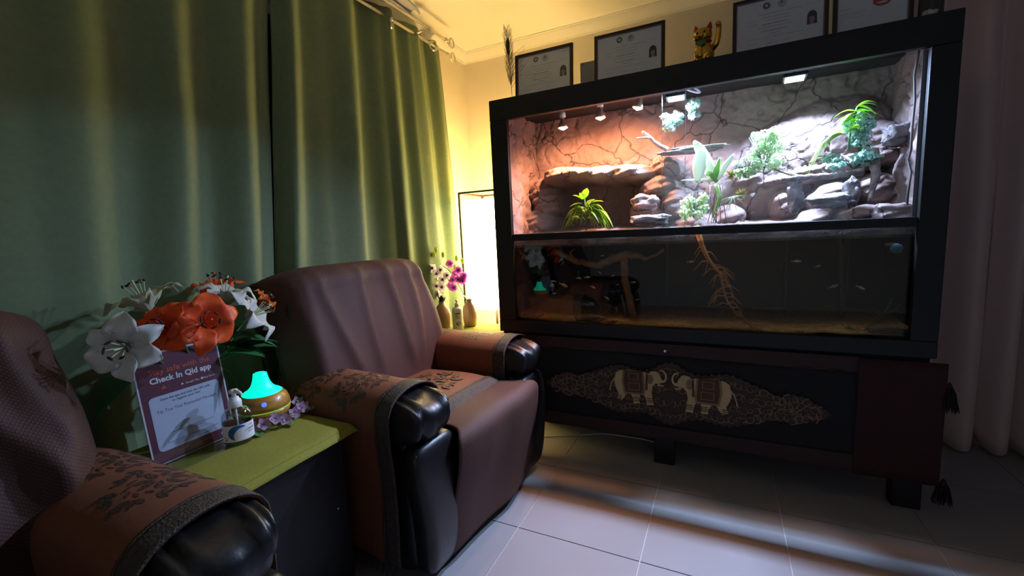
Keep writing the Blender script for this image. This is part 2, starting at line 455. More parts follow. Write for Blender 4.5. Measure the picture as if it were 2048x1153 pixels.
# ------------------------------------------------------------------ corner lamp
lp = thing('floor_lamp', 'glowing tall paper floor lamp with thin dark frame in the corner', 'lamp', (-1.366, 2.55, 0))
h = .15
for sx in (-1, 1):
    for sy in (-1, 1):
        box('post', (sx * h - .006, sy * h - .006, .63), (sx * h + .006, sy * h + .006, 1.385), M['lampframe'], lp, 0)
for a, b in (((-h, -h - .006, 1.375), (h, -h + .006, 1.387)), ((-h, h - .006, 1.375), (h, h + .006, 1.387)), ((-h - .006, -h, 1.375), (-h + .006, h, 1.387)), ((h - .006, -h, 1.375), (h + .006, h, 1.387))):
    box('top_bar', a, b, M['lampframe'], lp, 0)
sh = MB(); k = h - .010
ring = [(-k, -k), (k, -k), (k, k), (-k, k)]
sh.add([(x, y, .63) for x, y in ring] + [(x, y, 1.335) for x, y in ring], [(i, (i + 1) % 4, 4 + (i + 1) % 4, 4 + i) for i in range(4)])
sh.build('paper_shade', M['paper'], lp, smooth=False, solid=.002)
box('base_board', (-h, -h, .0), (h, h, .03), M['lampframe'], lp, .002)
MB().lathe([(.02, .9), (.035, .95), (.045, 1.0), (.035, 1.05), (.018, 1.07)], 16).build('bulb', mat('lamp bulb', (255, 240, 200), .5, emit=4, ecol=(255, 220, 140)), lp)
MB().tube([(0, 0, .03), (0, 0, .9)], .008, 8).build('stem', M['lampframe'], lp)
point_light('lamp_bulb_light', (0, 0, 1.18), LAMP_TOP_W, (255, 234, 190), lp, .03)


# ------------------------------------------------------------------ recliners
def leaf_poly(cx, cy, ang, L, W, n=7):
    pts = []
    for i in range(n + 1):
        t = i / n; pts.append((L * t, W * math.sin(PI * t) ** .8))
    for i in range(n - 1, 0, -1):
        t = i / n; pts.append((L * t, -W * math.sin(PI * t) ** .8))
    c, s = math.cos(ang), math.sin(ang)
    return [(cx + c * x - s * y, cy + s * x + c * y) for x, y in pts]


def floral(mapf, cx, cy, rx, ry, rnd):
    """leafy damask medallion drawn in cloth coordinates and laid on the cloth"""
    b = MB()
    def put(pl): b.add([mapf(x, y) for x, y in pl], [tuple(range(len(pl)))])
    for kk in range(8):
        a = kk * PI / 4 + .2
        put(leaf_poly(cx + .1 * rx * math.cos(a), cy + .1 * ry * math.sin(a), a, .36 * rx, .06 * ry))
    for kk in range(14):
        a = kk * 2 * PI / 14
        r = .62 + .12 * (kk % 2)
        x = cx + r * rx * math.cos(a); y = cy + r * ry * math.sin(a)
        for d in (-.9, 0, .9):
            put(leaf_poly(x, y, a + d + PI * .5 * (kk % 2), .30 * rx, .045 * ry, 5))
        put(leaf_poly(cx + .42 * rx * math.cos(a), cy + .42 * ry * math.sin(a), a + 1.2, .24 * rx, .03 * ry, 5))
    return b


def recliner(loc, rz, labels, sd, wr=1.0):
    ch = thing('recliner', labels[0], 'armchair', loc, rz, 'leather recliners')
    MB().superell((-.02, 0, .25), (.36, .40, .21), .22, .18).build('seat_base', M['leather'], ch)
    for sx in (-.28, .28):
        for sy in (-.33, .33):
            MB().lathe([(.02, 0), (.026, .01), (.026, .06)], 10, (sx, sy, 0)).build('foot', M['blackwood'], ch)
    MB().superell((-.02, 0, .42), (.33, .255, .075), .45, .4).build('seat_cushion', M['leather'], ch)
    MB().superell((.33, 0, .26), (.035, .245, .18), .4, .3).build('footrest', M['leather'], ch)

    def lean(p, n):   # backrest leans back with height
        zz = p.z - .5
        p.x += -.24 * zz; p.y *= (1 - .10 * max(0, zz) ** 2)
        return p
    MB().superell((-.205, -.04, .695), (.088, .385, .295), .38, .28, 40, 20, lean).build('backrest', M['leather'], ch)
    for s, yc in ((-1, -.345), (1, .345)):
        MB().superell((-.02, yc, .26), (.345, .085, .235), .2, .25).build('arm_side', M['leather'], ch)
        def crease(p, n):
            g = sstep(.15, .95, n[0])
            p.x += g * (.009 * math.sin(n[1] * 16) - .01 * abs(math.sin(n[1] * 8))) - .02 * g * max(0, -n[2])
            p.z += .006 * g * math.sin(n[1] * 19 + n[0] * 5)
            return p
        MB().superell((.0, yc, .545), (.385, .108, .085), .55, .42, 72, 26, crease).build('arm_pad', M['leather'], ch)
        def pnl(p, n):
            t = (p.z - .03) / .46
            p.y = yc + (p.y - yc) * (.72 + .32 * sstep(.2, .9, t)); p.x += .02 * math.sin(PI * t)
            return p
        fp = MB().superell((.325, yc, .255), (.045, .105, .225), .35, .5, 36, 22, pnl).build('front_panel', M['leather'], ch)
        pts = []
        for i in range(25):
            t = i / 24; zz = .06 + .4 * t
            pts.append((.352 + .018 * math.sin(PI * t), yc - s * 0 - .085 * (.72 + .32 * sstep(.2, .9, t)), zz))
        MB().tube(pts, .0045, 6).build('piping', M['pipe'], fp)

    mw = Matrix.Translation(Vector(loc)) @ Matrix.Rotation(rz, 4, 'Z')
    # arm covers
    for s, yc in ((-1, -.345), (1, .345)):
        if not labels[1 if s < 0 else 2]: continue
        path = []
        R_, Hh, zc = .118, .094, .548
        path += [(-s * .112, .42), (-s * .116, .50)]
        for i in range(13):
            a = PI * i / 12
            path.append((-s * R_ * math.cos(a), zc + Hh * math.sin(a) ** .75))
        path += [(s * .117, .48), (s * .112, .40), (s * .109, .30), (s * .108, .20), (s * .110, .09)]
        Ls = [0]
        for (a, b), (c, d) in zip(path, path[1:]): Ls.append(Ls[-1] + math.hypot(c - a, d - b))
        LT = Ls[-1]
        def pp(t):
            t = max(0, min(LT, t))
            for i in range(len(Ls) - 1):
                if t <= Ls[i + 1]:
                    f = (t - Ls[i]) / (Ls[i + 1] - Ls[i]); a, b = path[i], path[i + 1]
                    return a[0] + (b[0] - a[0]) * f, a[1] + (b[1] - a[1]) * f
            return path[-1]
        x0, x1 = -.30, .285
        def surf(x, t, off=.0, s=s, yc=yc):
            y, z = pp(t); y2, z2 = pp(t + .004); y1, z1 = pp(t - .004)
            dy, dz = y2 - y1, z2 - z1; l = math.hypot(dy, dz) or 1
            ny, nzv = (-dz / l * -s * -1, dy / l * s) if False else (0, 0)
            # outward = away from arm axis
            vy, vz = y, (z - .5 if z > .5 else 0); q = math.hypot(vy, vz) or 1
            hang = sstep(.40, .1, z) * .008
            w = off + .002 + .003 * wr * nz(x * 7, t * 6, sd + s) + hang * (1 + nz(x * 12, t * 3, sd + 4))
            return Vector((x, yc + y + vy / q * w, z + vz / q * w))
        cov = thing('arm_cover', labels[1] if s < 0 else labels[2], 'chair cover', loc, rz, 'brown armrest covers')
        MB().grid(40, 70, lambda u, v: surf(x0 + (x1 - x0) * u, LT * v), uvf=lambda u, v: ((x1 - x0) * u, LT * v)).build('cloth', M['armcloth'], cov, solid=.004)
        MB().grid(6, 70, lambda u, v: surf(x1 - .052 + .054 * u, LT * v, .003), uvf=lambda u, v: (u * .05, LT * v)).build('trim_band', M['trim'], cov, solid=.004)
        MB().grid(2, 70, lambda u, v: surf(x1 - .058 + .006 * u, LT * v, .0045)).build('trim_edge', M['brocade'], cov, solid=.003)
        floral(lambda x, t: surf(x, t, .0027), .08, LT * .36 if True else 0, .10, .13, sd).build('brocade_motif', M['brocade'], cov)
        floral(lambda x, t: surf(x, t, .0027), -.12, LT * .38, .09, .12, sd).build('brocade_motif', M['brocade'], cov)
        fr = MB()
        for i in range(26):
            x = x0 + (x1 - x0) * (i + .5) / 26; p = surf(x, LT)
            fr.tube([p, p + Vector((.003 * math.sin(i * 7), .004 * math.cos(i * 5), -.022)), p + Vector((.006 * math.sin(i * 3), .004 * math.cos(i * 4), -.045))], .0022, 5)
        fo = fr.build('fringe', M['trim'], cov); fo['kind'] = 'stuff'
    # seat cover
    sc = thing('seat_cover', labels[3], 'chair cover', loc, rz, 'brown seat covers')
    def seat(u, w, off=0.0):
        x = -.15 + .445 * u; y = .232 * (2 * w - 1)
        z = .500 + .012 * math.sin(PI * min(1, u * .9)) - .035 * abs(2 * w - 1) ** 4 - .03 * sstep(.82, 1.0, u) ** 2 + .003 * nz(x * 9, y * 9, sd) * wr
        return Vector((x, y, z + off))
    MB().grid(40, 30, lambda u, v: seat(u, v), uvf=lambda u, v: (.45 * u, .47 * v)).build('cloth', M['armcloth'], sc, solid=.004)
    MB().grid(6, 30, lambda u, v: seat(.87 + .135 * u, v, .004), uvf=lambda u, v: (.05 * u, .47 * v)).build('trim_band', M['trim'], sc, solid=.004)
    MB().grid(2, 30, lambda u, v: seat(.855 + .014 * u, v, .0052)).build('trim_edge', M['brocade'], sc, solid=.003)
    floral(lambda x, t: seat(x, t, .0058), .48, .5, .30, .30, sd).build('brocade_motif', M['brocade'], sc)
    # footrest cover
    def foot(u, v):  # drapes over the footrest
        L = .62 * v; y = (2 * u - 1) * (.245 + .055 * sstep(.1, .35, v))
        if L < .12:
            x, z = .265 + L * .95, .482 + .01 * L
        elif L < .23:
            a = (L - .12) / .11 * PI / 2; x, z = .379 + .055 * math.sin(a), .483 - .055 * (1 - math.cos(a)) 
        else:
            x, z = .434 - .05 * sstep(.23, .62, L), .428 - (L - .23) * .97
        e = abs(2 * u - 1)
        x -= .03 * e ** 3 * sstep(.15, .4, v); z -= .012 * e ** 4
        x += wr * (.006 * math.sin(u * 9 + 2 * v) * v + .010 * nz(u * 4, v * 2.5, sd + 9))
        return (x, y + .008 * math.sin(v * 6), z)
    if labels[4]: tag(MB().grid(44, 50, foot, uvf=lambda u, v: (.55 * u, .62 * v)).build('footrest_cover', M['throw'], None, solid=.004), labels[4], 'chair cover', 'brown footrest covers').matrix_world = mw
    # backrest throw
    folds = [(-.55, .30, .016, .07), (-.12, -.10, .013, .06), (.22, .22, .020, .08), (.50, -.12, .016, .06), (.78, .1, .02, .08), (-.82, -.1, .014, .07)]
    if wr > 2: folds = [(.15, .9, .024, .10), (.50, .8, .020, .08), (-.25, 1.0, .022, .10), (.80, .45, .020, .08), (-.6, .9, .02, .09), (.95, -.5, .02, .10)]
    def back(u, v):
        y = 2 * u - 1; L = v * .98
        W = .425
        ex = .22 * max(0, abs(y) - .74) ** 1.3 * 3.0      # sides wrap round
        if L < .50:
            t = L / .50; z = .475 + .46 * t; x = -.098 - .24 * (z - .5) + .025 * math.sin(PI * t) - ex
        elif L < .72:
            a = (L - .50) / .22 * PI; z = .935 + .085 * math.sin(a) ** .9; x = -.203 - .102 * (1 - math.cos(a)) - ex * (1 - .9 * (L - .5) / .22)
        else:
            z = .935 - (L - .72); x = -.407 + .24 * (L - .72)
        edge = abs(y) ** 6
        z -= .055 * edge * sstep(.3, .5, L)
        fd = 0
        for k, (c0, sl, am, wd) in enumerate(folds):
            q = (y - c0 - sl * (.5 - L) - .05 * math.sin(L * 7 + k + sd)) / wd
            fd += am * math.exp(-abs(q) ** 1.4) * sstep(.02, .2, L) * sstep(.70, .42, L)
        x += wr * (.012 * sstep(.05, .3, L) * sstep(.75, .5, L) * nz(y * 2.6 + .5 * L, L * 1.6, sd + 20)) + fd * (.8 + .35 * wr)
        return (x, -.04 + W * y * (1 - .05 * sstep(.2, .6, L)), z)
    tag(MB().grid(70, 70, back, uvf=lambda u, v: (.9 * u, 1.02 * v)).build('backrest_throw', M['throw'], None, solid=.005), labels[5], 'chair cover', 'brown backrest throws').matrix_world = mw
    return ch


recliner((-1.15, 1.425, 0), math.radians(-3.5), (
    'black leather recliner facing out next to the lit tank',
    'rust brown brocade cover over the recliner arm beside the lime table',
    'rust brown brocade cover over the recliner arm nearest the big tank',
    'rust brown brocade cover with dark trim on the recliner seat',
    'plain brown quilted cover hanging over the recliner footrest to the tiles',
    'brown quilted throw with soft folds over the recliner backrest below the curtains'), 1.3)
recliner((-1.12, .055, 0), math.radians(1.0), (
    'black leather recliner in the dark foreground, mostly outside the picture',
    None,
    'rust brown brocade cover over the dark foreground recliner arm below the sign',
    'brown brocade cover on the foreground recliner seat',
    None,
    'dark brown quilted throw with deep folds over the foreground recliner backrest'), 5.7, 2.2)

# ------------------------------------------------------------------ black side table with lime runner
TZ = .548
st = thing('side_table', 'black box side table between the two recliners', 'table', (-1.285, .735, 0))
box('body', (-.225, -.185, .02), (.215, .185, .52), M['blackwood'], st)
box('table_top', (-.235, -.195, .52), (.235, .195, .543), M['blackwood'], st)
d = box('door', (.215, -.175, .04), (.228, .175, .51), M['blackwood'], st)
MB().superell((.231, .13, .30), (.005, .004, .004), 1, 1, 12, 8).build('knob', M['ring'], d)


def runner(name, label, cx, cy, hx, hy, z, drop, seed):
    def fn(u, v):
        x = (2 * u - 1) * (hx + .035); y = (2 * v - 1) * (hy + .012)
        zz = z + .0025
        ox = max(0, abs(x) - hx); oy = max(0, abs(y) - hy)
        zz -= ox * drop + oy * .25 + .002 * nz(x * 9, y * 9, seed)
        zz = max(zz, z - .035)
        return (cx + x * (1 - .3 * ox) + .003 * nz(y * 20, 1, seed), cy + y + .004 * nz(x * 14, 3, seed), zz)
    t = thing(name, label, 'tablecloth', (0, 0, 0), group='lime green runners')
    MB().grid(40, 40, fn, uvf=lambda u, v: (u, v)).build('cloth', M['limecloth'], t, solid=.0025)
    for sgn in (-1, 1):
        pts = []
        for i in range(21):
            v = i / 20; p = fn(.5 + sgn * .455, v); pts.append((p[0], p[1], p[2] + .0015))
        MB().tube(pts, .0014, 5).build('hem_seam', M['limecloth'], t)
    return t


runner('table_runner', 'lime green cloth runner on the black table under the sign', -1.285, .735, .235, .195, .543, .55, 2)
rt = thing('side_table', 'small dark side table behind the recliner under the orchids', 'table', (-1.34, 2.185, 0))
box('table_top', (-.2, -.19, .525), (.2, .19, .543), M['blackwood'], rt)
for sx in (-1, 1):
    for sy in (-1, 1):
        box('leg', (sx * .18 - .018, sy * .17 - .018, 0), (sx * .18 + .018, sy * .17 + .018, .525), M['blackwood'], rt)
runner('table_runner', 'lime green cloth on the small table beside the glowing lamp', -1.34, 2.185, .2, .19, .543, .55, 8)

# ------------------------------------------------------------------ check-in sign
sg = thing('sign_holder', 'clear acrylic stand holding a maroon check-in poster, in front of the lilies', 'sign')
sg.location = (-1.325, .645, TZ)
SR = Matrix.Rotation(math.radians(90), 4, 'Z') @ Matrix.Rotation(math.radians(90 - 7), 4, 'X')   # local x -> +Y, local y -> up, normal -> +X
def spt(x, y, z=0): return SR @ Vector((x, y, z))
W2, HH = .1075, .300
def sbox(name, x0, y0, x1, y1, z0, z1, m, parent=None):
    vs = [spt(*p) for p in ((x0, y0, z0), (x1, y0, z0), (x1, y1, z0), (x0, y1, z0), (x0, y0, z1), (x1, y0, z1), (x1, y1, z1), (x0, y1, z1))]
    return MB().add(vs, [(0, 3, 2, 1), (4, 5, 6, 7), (0, 1, 5, 4), (1, 2, 6, 5), (2, 3, 7, 6), (3, 0, 4, 7)]).build(name, m, parent or sg, smooth=False)
m_pw = mat('poster white border', (214, 214, 222), .5); m_mar = mat('poster maroon', (104, 54, 72), .45); m_pan = mat('poster pale panel', (190, 200, 222), .5)
m_or = mat('poster orange print', (196, 92, 66), .5); m_tw = mat('poster white print', (236, 236, 240), .5); m_td = mat('poster grey print', (84, 88, 104), .5)
sbox('acrylic_front', -W2 - .002, 0, W2 + .002, HH + .002, .004, .006, M['acrylic'])
sbox('acrylic_back', -W2 - .002, 0, W2 + .002, HH + .002, -.004, -.002, M['acrylic'])
MB().box((-.0, -W2, 0), (.075, W2, .0025)).build('acrylic_foot', M['acrylic'], sg, smooth=False)
poster = sbox('poster', -W2 + .001, .003, W2 - .001, HH, -.0012, .0005, m_pw)
sbox('maroon_ground', -W2 + .005, .005, W2 - .005, HH - .005, .0005, .0008, m_mar, poster)
def rrect(x0, y0, x1, y1, r, z, n=6):
    pts = []
    for cx, cy, a0 in ((x1 - r, y0 + r, -PI / 2), (x1 - r, y1 - r, 0), (x0 + r, y1 - r, PI / 2), (x0 + r, y0 + r, PI)):
        for i in range(n + 1):
            a = a0 + PI / 2 * i / n; pts.append(spt(cx + r * math.cos(a), cy + r * math.sin(a), z))
    return pts
MB().poly(rrect(-.088, .035, .088, .182, .012, .0009), t=spt(0, 0, .0004)).build('pale_panel', m_pan, poster, smooth=False)
def stext(s, x, y, size, m, bold=0.0, align='CENTER', z=.0013):
    mm = Matrix.Translation(spt(x, y, z)) @ SR
    return text('lettering', s, size, m, poster, mm, align, bold)
stext('Stay safe with the', .0, .240, .0215, m_or, .0005)
stext('Check In Qld app', .0, .217, .0215, m_tw, .0006)
stext('Queensland', .072, .268, .006, m_tw)
stext('Download the free app', .025, .206, .006, m_or)
stext('Google Play', .022, .194, .0075, m_tw); stext('App Store', .066, .194, .0075, m_tw)
stext('Check In', -.048, .187, .006, m_or)
MB().poly([spt(x, y, .001) for x, y in ((-.055, .197), (-.041, .197), (-.048, .208))], t=spt(0, 0, .0003)).build('app_mark', m_or, poster, smooth=False)
MB().poly([spt(x, y, .001) for x, y in ((-.006, .193), (.000, .1965), (-.006, .200))], t=spt(0, 0, .0003)).build('store_mark', m_tw, poster, smooth=False)
MB().poly([spt(.047 + .003 * math.cos(a * PI / 5), .1965 + .0034 * math.sin(a * PI / 5), .001) for a in range(10)], t=spt(0, 0, .0003)).build('store_mark', m_tw, poster, smooth=False)
stext('Open the app and scan the QR code', 0, .168, .0085, m_td, .0002); stext('to register your visit', 0, .158, .0085, m_td, .0002)
stext('Tip Toe Thai Remedial Massage', 0, .136, .0118, m_td)
for i, (y, w) in enumerate(((.076, .11), (.071, .05), (.052, .13), (.047, .11), (.042, .09))):
    sbox('fine_print', -w / 2, y, w / 2, y + .0012, .0013, .0015, m_td, poster)
for y, x0, x1 in ((.022, -.05, .04),): sbox('fine_print', x0, y, x1, y + .0012, .0009, .0011, m_or, poster)
MB().poly([spt(x, y, .0012) for x, y in ((.066, .018), (.074, .018), (.08, .028), (.07, .026))], t=spt(0, 0, .0003)).build('corner_mark', m_tw, poster, smooth=False)

# ------------------------------------------------------------------ hand sanitiser
sp = at(480, 884, z=TZ); hs = thing('sanitiser_bottle', 'clear hand sanitiser bottle with white pump and blue swirl label', 'bottle', (sp.x, sp.y, TZ), math.radians(-22))
def oval(b, prof, n=28, ky=.78):
    o = len(b.v); b.lathe(prof, n); b.v[o:] = [(x * ky, y, z) for x, y, z in b.v[o:]]; return b
BP = [(.034, .003), (.038, .008), (.039, .02), (.039, .075), (.036, .09), (.026, .102), (.014, .107), (.014, .112)]
oval(MB(), [(.034, 0)] + BP).build('bottle_shell', M['bottle'], hs)
oval(MB(), [(.03, .004), (.036, .010), (.036, .07), (.0359, .0705)]).build('gel_fill', M['gel'], hs)
pu = MB().lathe([(.0165, .108), (.0175, .11), (.0175, .124), (.015, .129), (.012, .131), (.012, .136)], 20).build('pump_cap', M['whiteplastic'], hs)
MB().lathe([(.006, .134), (.006, .148), (.011, .149), (.0125, .153), (.0115, .158), (.004, .160)], 16).build('pump_head', M['whiteplastic'], pu)
MB().tube([(0, 0, .154), (.02, .008, .155), (.03, .012, .153), (.034, .0135, .148)], [.006, .0055, .004, .0035], 10).build('nozzle', M['whiteplastic'], pu)
MB().tube([(0, 0, .108), (.003, 0, .05), (.006, 0, .008)], .003, 6).build('dip_tube', M['whiteplastic'], hs)
def lab(a, z, off=.0006):
    return Vector(((.039 + off) * .785 * math.cos(a), (.039 + off) * math.sin(a), z))
lb = MB().grid(24, 4, lambda u, v: lab(-1.45 + 2.9 * u, .014 + .048 * v)).build('paper_label', mat('label white', (226, 228, 232), .45), hs)
m_bl = mat('label blue', (22, 84, 160), .45)
sw = MB()
def swirl(u, v):
    a = -.5 * PI + 1.15 * PI * (1 - u) + .4; r1 = .023; r0 = .023 - .016 * math.sin(PI * u) ** .7
    r = r0 + (r1 - r0) * v; return lab(-.12 + r * math.cos(a + 1.9) / .034, .039 + r * math.sin(a + 1.9) * .95, .0011)
sw.grid(24, 3, swirl).build('blue_swirl', m_bl, lb)
MB().poly([lab(-1.0 + dx / .036, .021 + dy, .0011) for dx, dy in ((-.004, 0), (0, -.004), (.004, 0), (0, .004))]).build('hazard_diamond', mat('label red', (190, 70, 60), .5), lb)
def ctext(s, a, z, size):
    p = lab(a, z, .001); mm = Matrix.Translation(p) @ Matrix.Rotation(a + PI / 2, 4, 'Z') @ Matrix.Rotation(PI / 2, 4, 'X')
    text('lettering', s, size, m_td, lb, mm, 'CENTER', 0, .0001)
ctext('HAND', .75, .040, .0085); ctext('Sanitiser', .75, .033, .0055); ctext('instant', .8, .052, .005); ctext('500ml', -1.0, .027, .004)

# ------------------------------------------------------------------ aroma diffuser and blossom garland
dp = at(533, 815, z=TZ); DX, DY = -1.325, .848
df = thing('aroma_diffuser', 'wood-grain aroma diffuser glowing green, beside the sanitiser', 'diffuser', (DX, DY, TZ), math.radians(-32))
m_wg = mat('diffuser wood grain', (196, 146, 58), .38, var=(150, 104, 38), vscale=14, coat=.3)
nt = m_wg.node_tree
for n in nt.nodes:
    if n.type == 'TEX_NOISE':
        mp = nt.nodes.new('ShaderNodeMapping'); mp.inputs['Scale'].default_value = (1, 1, 5)
        tc = [q for q in nt.nodes if q.type == 'TEX_COORD'][0]; nt.links.new(tc.outputs['Object'], mp.inputs[0]); nt.links.new(mp.outputs[0], n.inputs['Vector'])
MB().lathe([(.040, .002), (.052, .005), (.066, .018), (.0755, .036), (.078, .050)], 40).build('lower_shell', m_wg, df)
MB().lathe([(.078, .0535), (.0765, .068), (.071, .084), (.062, .096), (.055, .101)], 40).build('upper_shell', m_wg, df)
MB().lathe([(.077, .0495), (.0784, .0503), (.0784, .0532), (.077, .054)], 40).build('light_ring', mat('green ring light', (150, 190, 60), .5, emit=.45, ecol=(140, 210, 60)), df)
m_gl = mat('green glowing mist cone', (20, 200, 150), .4, emit=1.5, ecol=(0, 236, 182))
MB().lathe([(.059, .098), (.053, .103), (.042, .109), (.033, .118), (.027, .129), (.023, .142), (.0205, .155), (.0195, .161), (.016, .163)], 40).build('mist_cone', m_gl, df)
MB().superell((.0725, 0, .078), (.004, .0075, .0075), 1, 1, 14, 10).build('indicator_light', mat('blue indicator light', (60, 90, 255), .4, emit=3, ecol=(50, 80, 255)), df)
m_bl1 = mat('pale purple silk blossom', (186, 156, 186), .6, transl=.4); m_lf0 = mat('pale green silk leaf', (110, 150, 96), .6, transl=.3)


def petal_ring(b, c, nrm, n, L, W, cup=.3, rot=0.0):
    nrm = Vector(nrm).normalized(); t = nrm.orthogonal().normalized(); s = nrm.cross(t)
    for k in range(n):
        a = 2 * PI * k / n + rot; d = t * math.cos(a) + s * math.sin(a); e = nrm.cross(d)
        def f(u, v):
            w = W * math.sin(PI * (.12 + .88 * v) ** .8) * (2 * u - 1)
            return Vector(c) + d * (L * v) + e * w + nrm * (cup * L * v * v + .25 * abs(2 * u - 1) * W * .5)
        b.grid(4, 5, f)
    return b


gl = thing('blossom_garland', 'pale purple silk blossom garland around the foot of the diffuser', 'garland', (DX, DY, TZ))
for k, (dx, dy) in enumerate(((.060, -.085), (.078, -.058), (.090, -.028), (.098, .0), (.094, .036), (.088, .064), (.070, .088), (.02, .104))):
    c = (dx, dy, .020 + .006 * (k % 3))
    bb = petal_ring(MB(), c, (.7, -.3 + .1 * (k % 3), .5), 5, .022, .010, .5, k).build('blossom', m_bl1, gl)
    petal_ring(MB(), c, (.7, -.3, .5), 3, .010, .005, .9, k).build('blossom_heart', m_bl1, bb)
for k, (dx, dy) in enumerate(((.075, -.09), (.1, .015), (.084, .09), (.05, .108))):
    petal_ring(MB(), (dx, dy, .013), (.5, .1, .8), 2, .034, .009, .3, k * 2).build('leaf', m_lf0, gl)
MB().tube([(.05 + .05 * math.sin(i / 12 * PI), -.1 + .21 * i / 12, .008) for i in range(13)], .003, 6).build('wire', m_lf0, gl)


# ------------------------------------------------------------------ leaves, lilies
def leaf_mesh(base, d, L, W, droop=.4, side=None, n=9, fold=.2, tipw=1.0):
    d = Vector(d).normalized(); s = (Vector(side) if side else d.cross(Vector((0, 0, 1)))).normalized()
    if s.length < .1: s = Vector((1, 0, 0))
    up = s.cross(d); base = Vector(base)
    def f(u, v):
        a = 2 * u - 1; w = W * (math.sin(PI * min(1, .06 + .94 * v) ** .75)) * a
        return base + d * (L * v) + s * w - Vector((0, 0, 1)) * (droop * L * v * v) + up * (fold * abs(w))
    return MB().grid(4, n, f)


m_lw = mat('white lily petal', (226, 226, 222), .55, var=(206, 210, 200), vscale=30, transl=.25)
m_lo = mat('orange lily petal', (246, 104, 42), .5, var=(236, 84, 32), vscale=25, transl=.25)
m_lp = mat('pale cream lily petal', (206, 208, 176), .55, transl=.25)
m_lo2 = mat('amber orange petal', (226, 112, 30), .5, transl=.25)
m_an = mat('brown anther', (66, 32, 26), .8); m_fi = mat('pale filament', (196, 206, 160), .6); m_fo = mat('orange filament', (214, 90, 44), .6)
m_stem = mat('green stem', (66, 104, 52), .6); m_leaf = mat('dark green leaf', (62, 116, 68), .45, var=(48, 96, 56), vscale=12, transl=.15)
VX, VY = -1.44, .72
vs_ = thing('flower_vase', 'dark vase holding the lilies, hidden behind the check-in sign', 'vase', (VX, VY, TZ))
MB().lathe([(.04, 0), (.05, .005), (.056, .05), (.05, .11), (.038, .15), (.042, .175), (.036, .174), (.034, .15)], 24).build('vase_body', M['darkglass'], vs_)


def lily(label, c, face, up, L, W, mp_, mf, open_=1.0, spin=0.0, n=6, curl=1.0, group='lilies in the vase'):
    """c: throat of the flower, face: the way it opens"""
    t = thing('lily', label, 'flower', c, 0, group)
    q = Vector(face).normalized().to_track_quat('Z', 'Y'); R3 = q.to_matrix()
    for k in range(n):
        a = 2 * PI * k / n + spin; outer = k % 2
        Lk = L * (1 - .06 * outer + .06 * math.sin(k * 2.3)); Wk = W * (1.0 if outer else .74)
        d = Vector((math.cos(a), math.sin(a), 0)); e = Vector((-math.sin(a), math.cos(a), 0))
        tw = .25 * math.sin(k * 5.1 + spin)
        def f(u, v, d=d, e=e, Lk=Lk, Wk=Wk, tw=tw, k=k):
            s_ = 2 * u - 1; w = Wk * (math.sin(PI * (.05 + .95 * v) ** .95)) ** .75 * s_ * (1 if v < .999 else 0)
            r = Lk * (.06 + .94 * (v ** 1.15)) * open_; ax = Lk * (.52 * math.sin(v * PI * .62) - curl * .42 * v ** 3.2) * (1.5 - .6 * open_)
            r -= .10 * curl * Lk * v ** 4
            ru = .006 * math.sin(v * 15 + k) * abs(s_) ** 2
            p = d * r + e * w + Vector((0, 0, 1)) * (ax + .35 * abs(w) * (1 - .9 * v) + tw * w * v + ru)
            return R3 @ p
        MB().grid(8, 14, f).build('petal', mp_, t, solid=.0012)
    for k in range(6):
        a = 2 * PI * k / 6 + .5 + spin; pts = []
        for i in range(6):
            v = i / 5; pts.append(R3 @ Vector((math.cos(a) * L * .22 * v ** 1.4 * open_, math.sin(a) * L * .22 * v ** 1.4 * open_, L * (.72 * v))))
        s = MB().tube(pts, [.0016, .0015, .0014, .0013, .0012, .001], 5).build('stamen', mf, t)
        tip = pts[-1]; ad = (R3 @ Vector((-math.sin(a), math.cos(a), .5))).normalized()
        MB().tube([tip - ad * .009, tip - ad * .005, tip, tip + ad * .005, tip + ad * .009], [.0008, .0026, .003, .0026, .0008], 6).build('anther', m_an, s)
    pts = [R3 @ Vector((0, 0, L * .8 * i / 4)) for i in range(5)]
    pi_ = MB().tube(pts, [.002, .0018, .0018, .002, .0034], 6).build('pistil', mf, t)
    c = Vector(c); v0 = Vector((VX + (c.x - VX) * .15, VY + (c.y - VY) * .12, TZ + .155)) - c
    fb = R3 @ Vector((0, 0, -1))
    pts = []
    for i in range(9):
        s_ = i / 8; p = v0 * (1 - s_) ** 1.3 + (fb * .06) * math.sin(PI * s_) * s_
        pts.append(p)
    MB().tube(pts, .0032, 7).build('stem', m_stem, t)
    return t


cv = Vector((0, 0, CAMH))
def F(p, dx=0, dy=0, dz=0):  # towards the middle of the room, then turned
    d = (cv - Vector(p)).normalized(); return d + Vector((dx, dy, dz))
p = at(258, 692, x=-1.28); lily('large white lily facing out, hanging over the left edge of the sign', p, F(p, .1, -.55, -.05), 0, .096, .034, m_lw, m_fi, 1.0, .5)
p = at(342, 660, x=-1.30); lily('orange lily half turned away, directly above the sign\'s upper left corner', p, F(p, -.25, -.55, .25), 0, .090, .034, m_lo, m_fo, .95, .1)
p = at(405, 648, x=-1.27); lily('big orange lily facing out, its lowest petal overlapping the top of the sign', p, F(p, .1, .25, .1), 0, .098, .038, m_lo, m_fo, 1.0, .25)
p = at(300, 622, x=-1.42); lily('cream lily seen from the side, highest on the left of the bouquet', p, (-.25, -.25, 1.0), 0, .115, .030, m_lp, m_fi, .95, .45, curl=.5)
p = at(448, 602, x=-1.40); lily('white lily opening upwards behind the big orange lily', p, (.2, .15, 1.0), 0, .10, .034, m_lw, m_fi, .95, .9, curl=.9)
p = at(492, 640, x=-1.36); lily('white lily at the right of the bouquet with a long curled petal', p, (.65, .75, .55), 0, .108, .034, m_lw, m_fi, .95, .2)
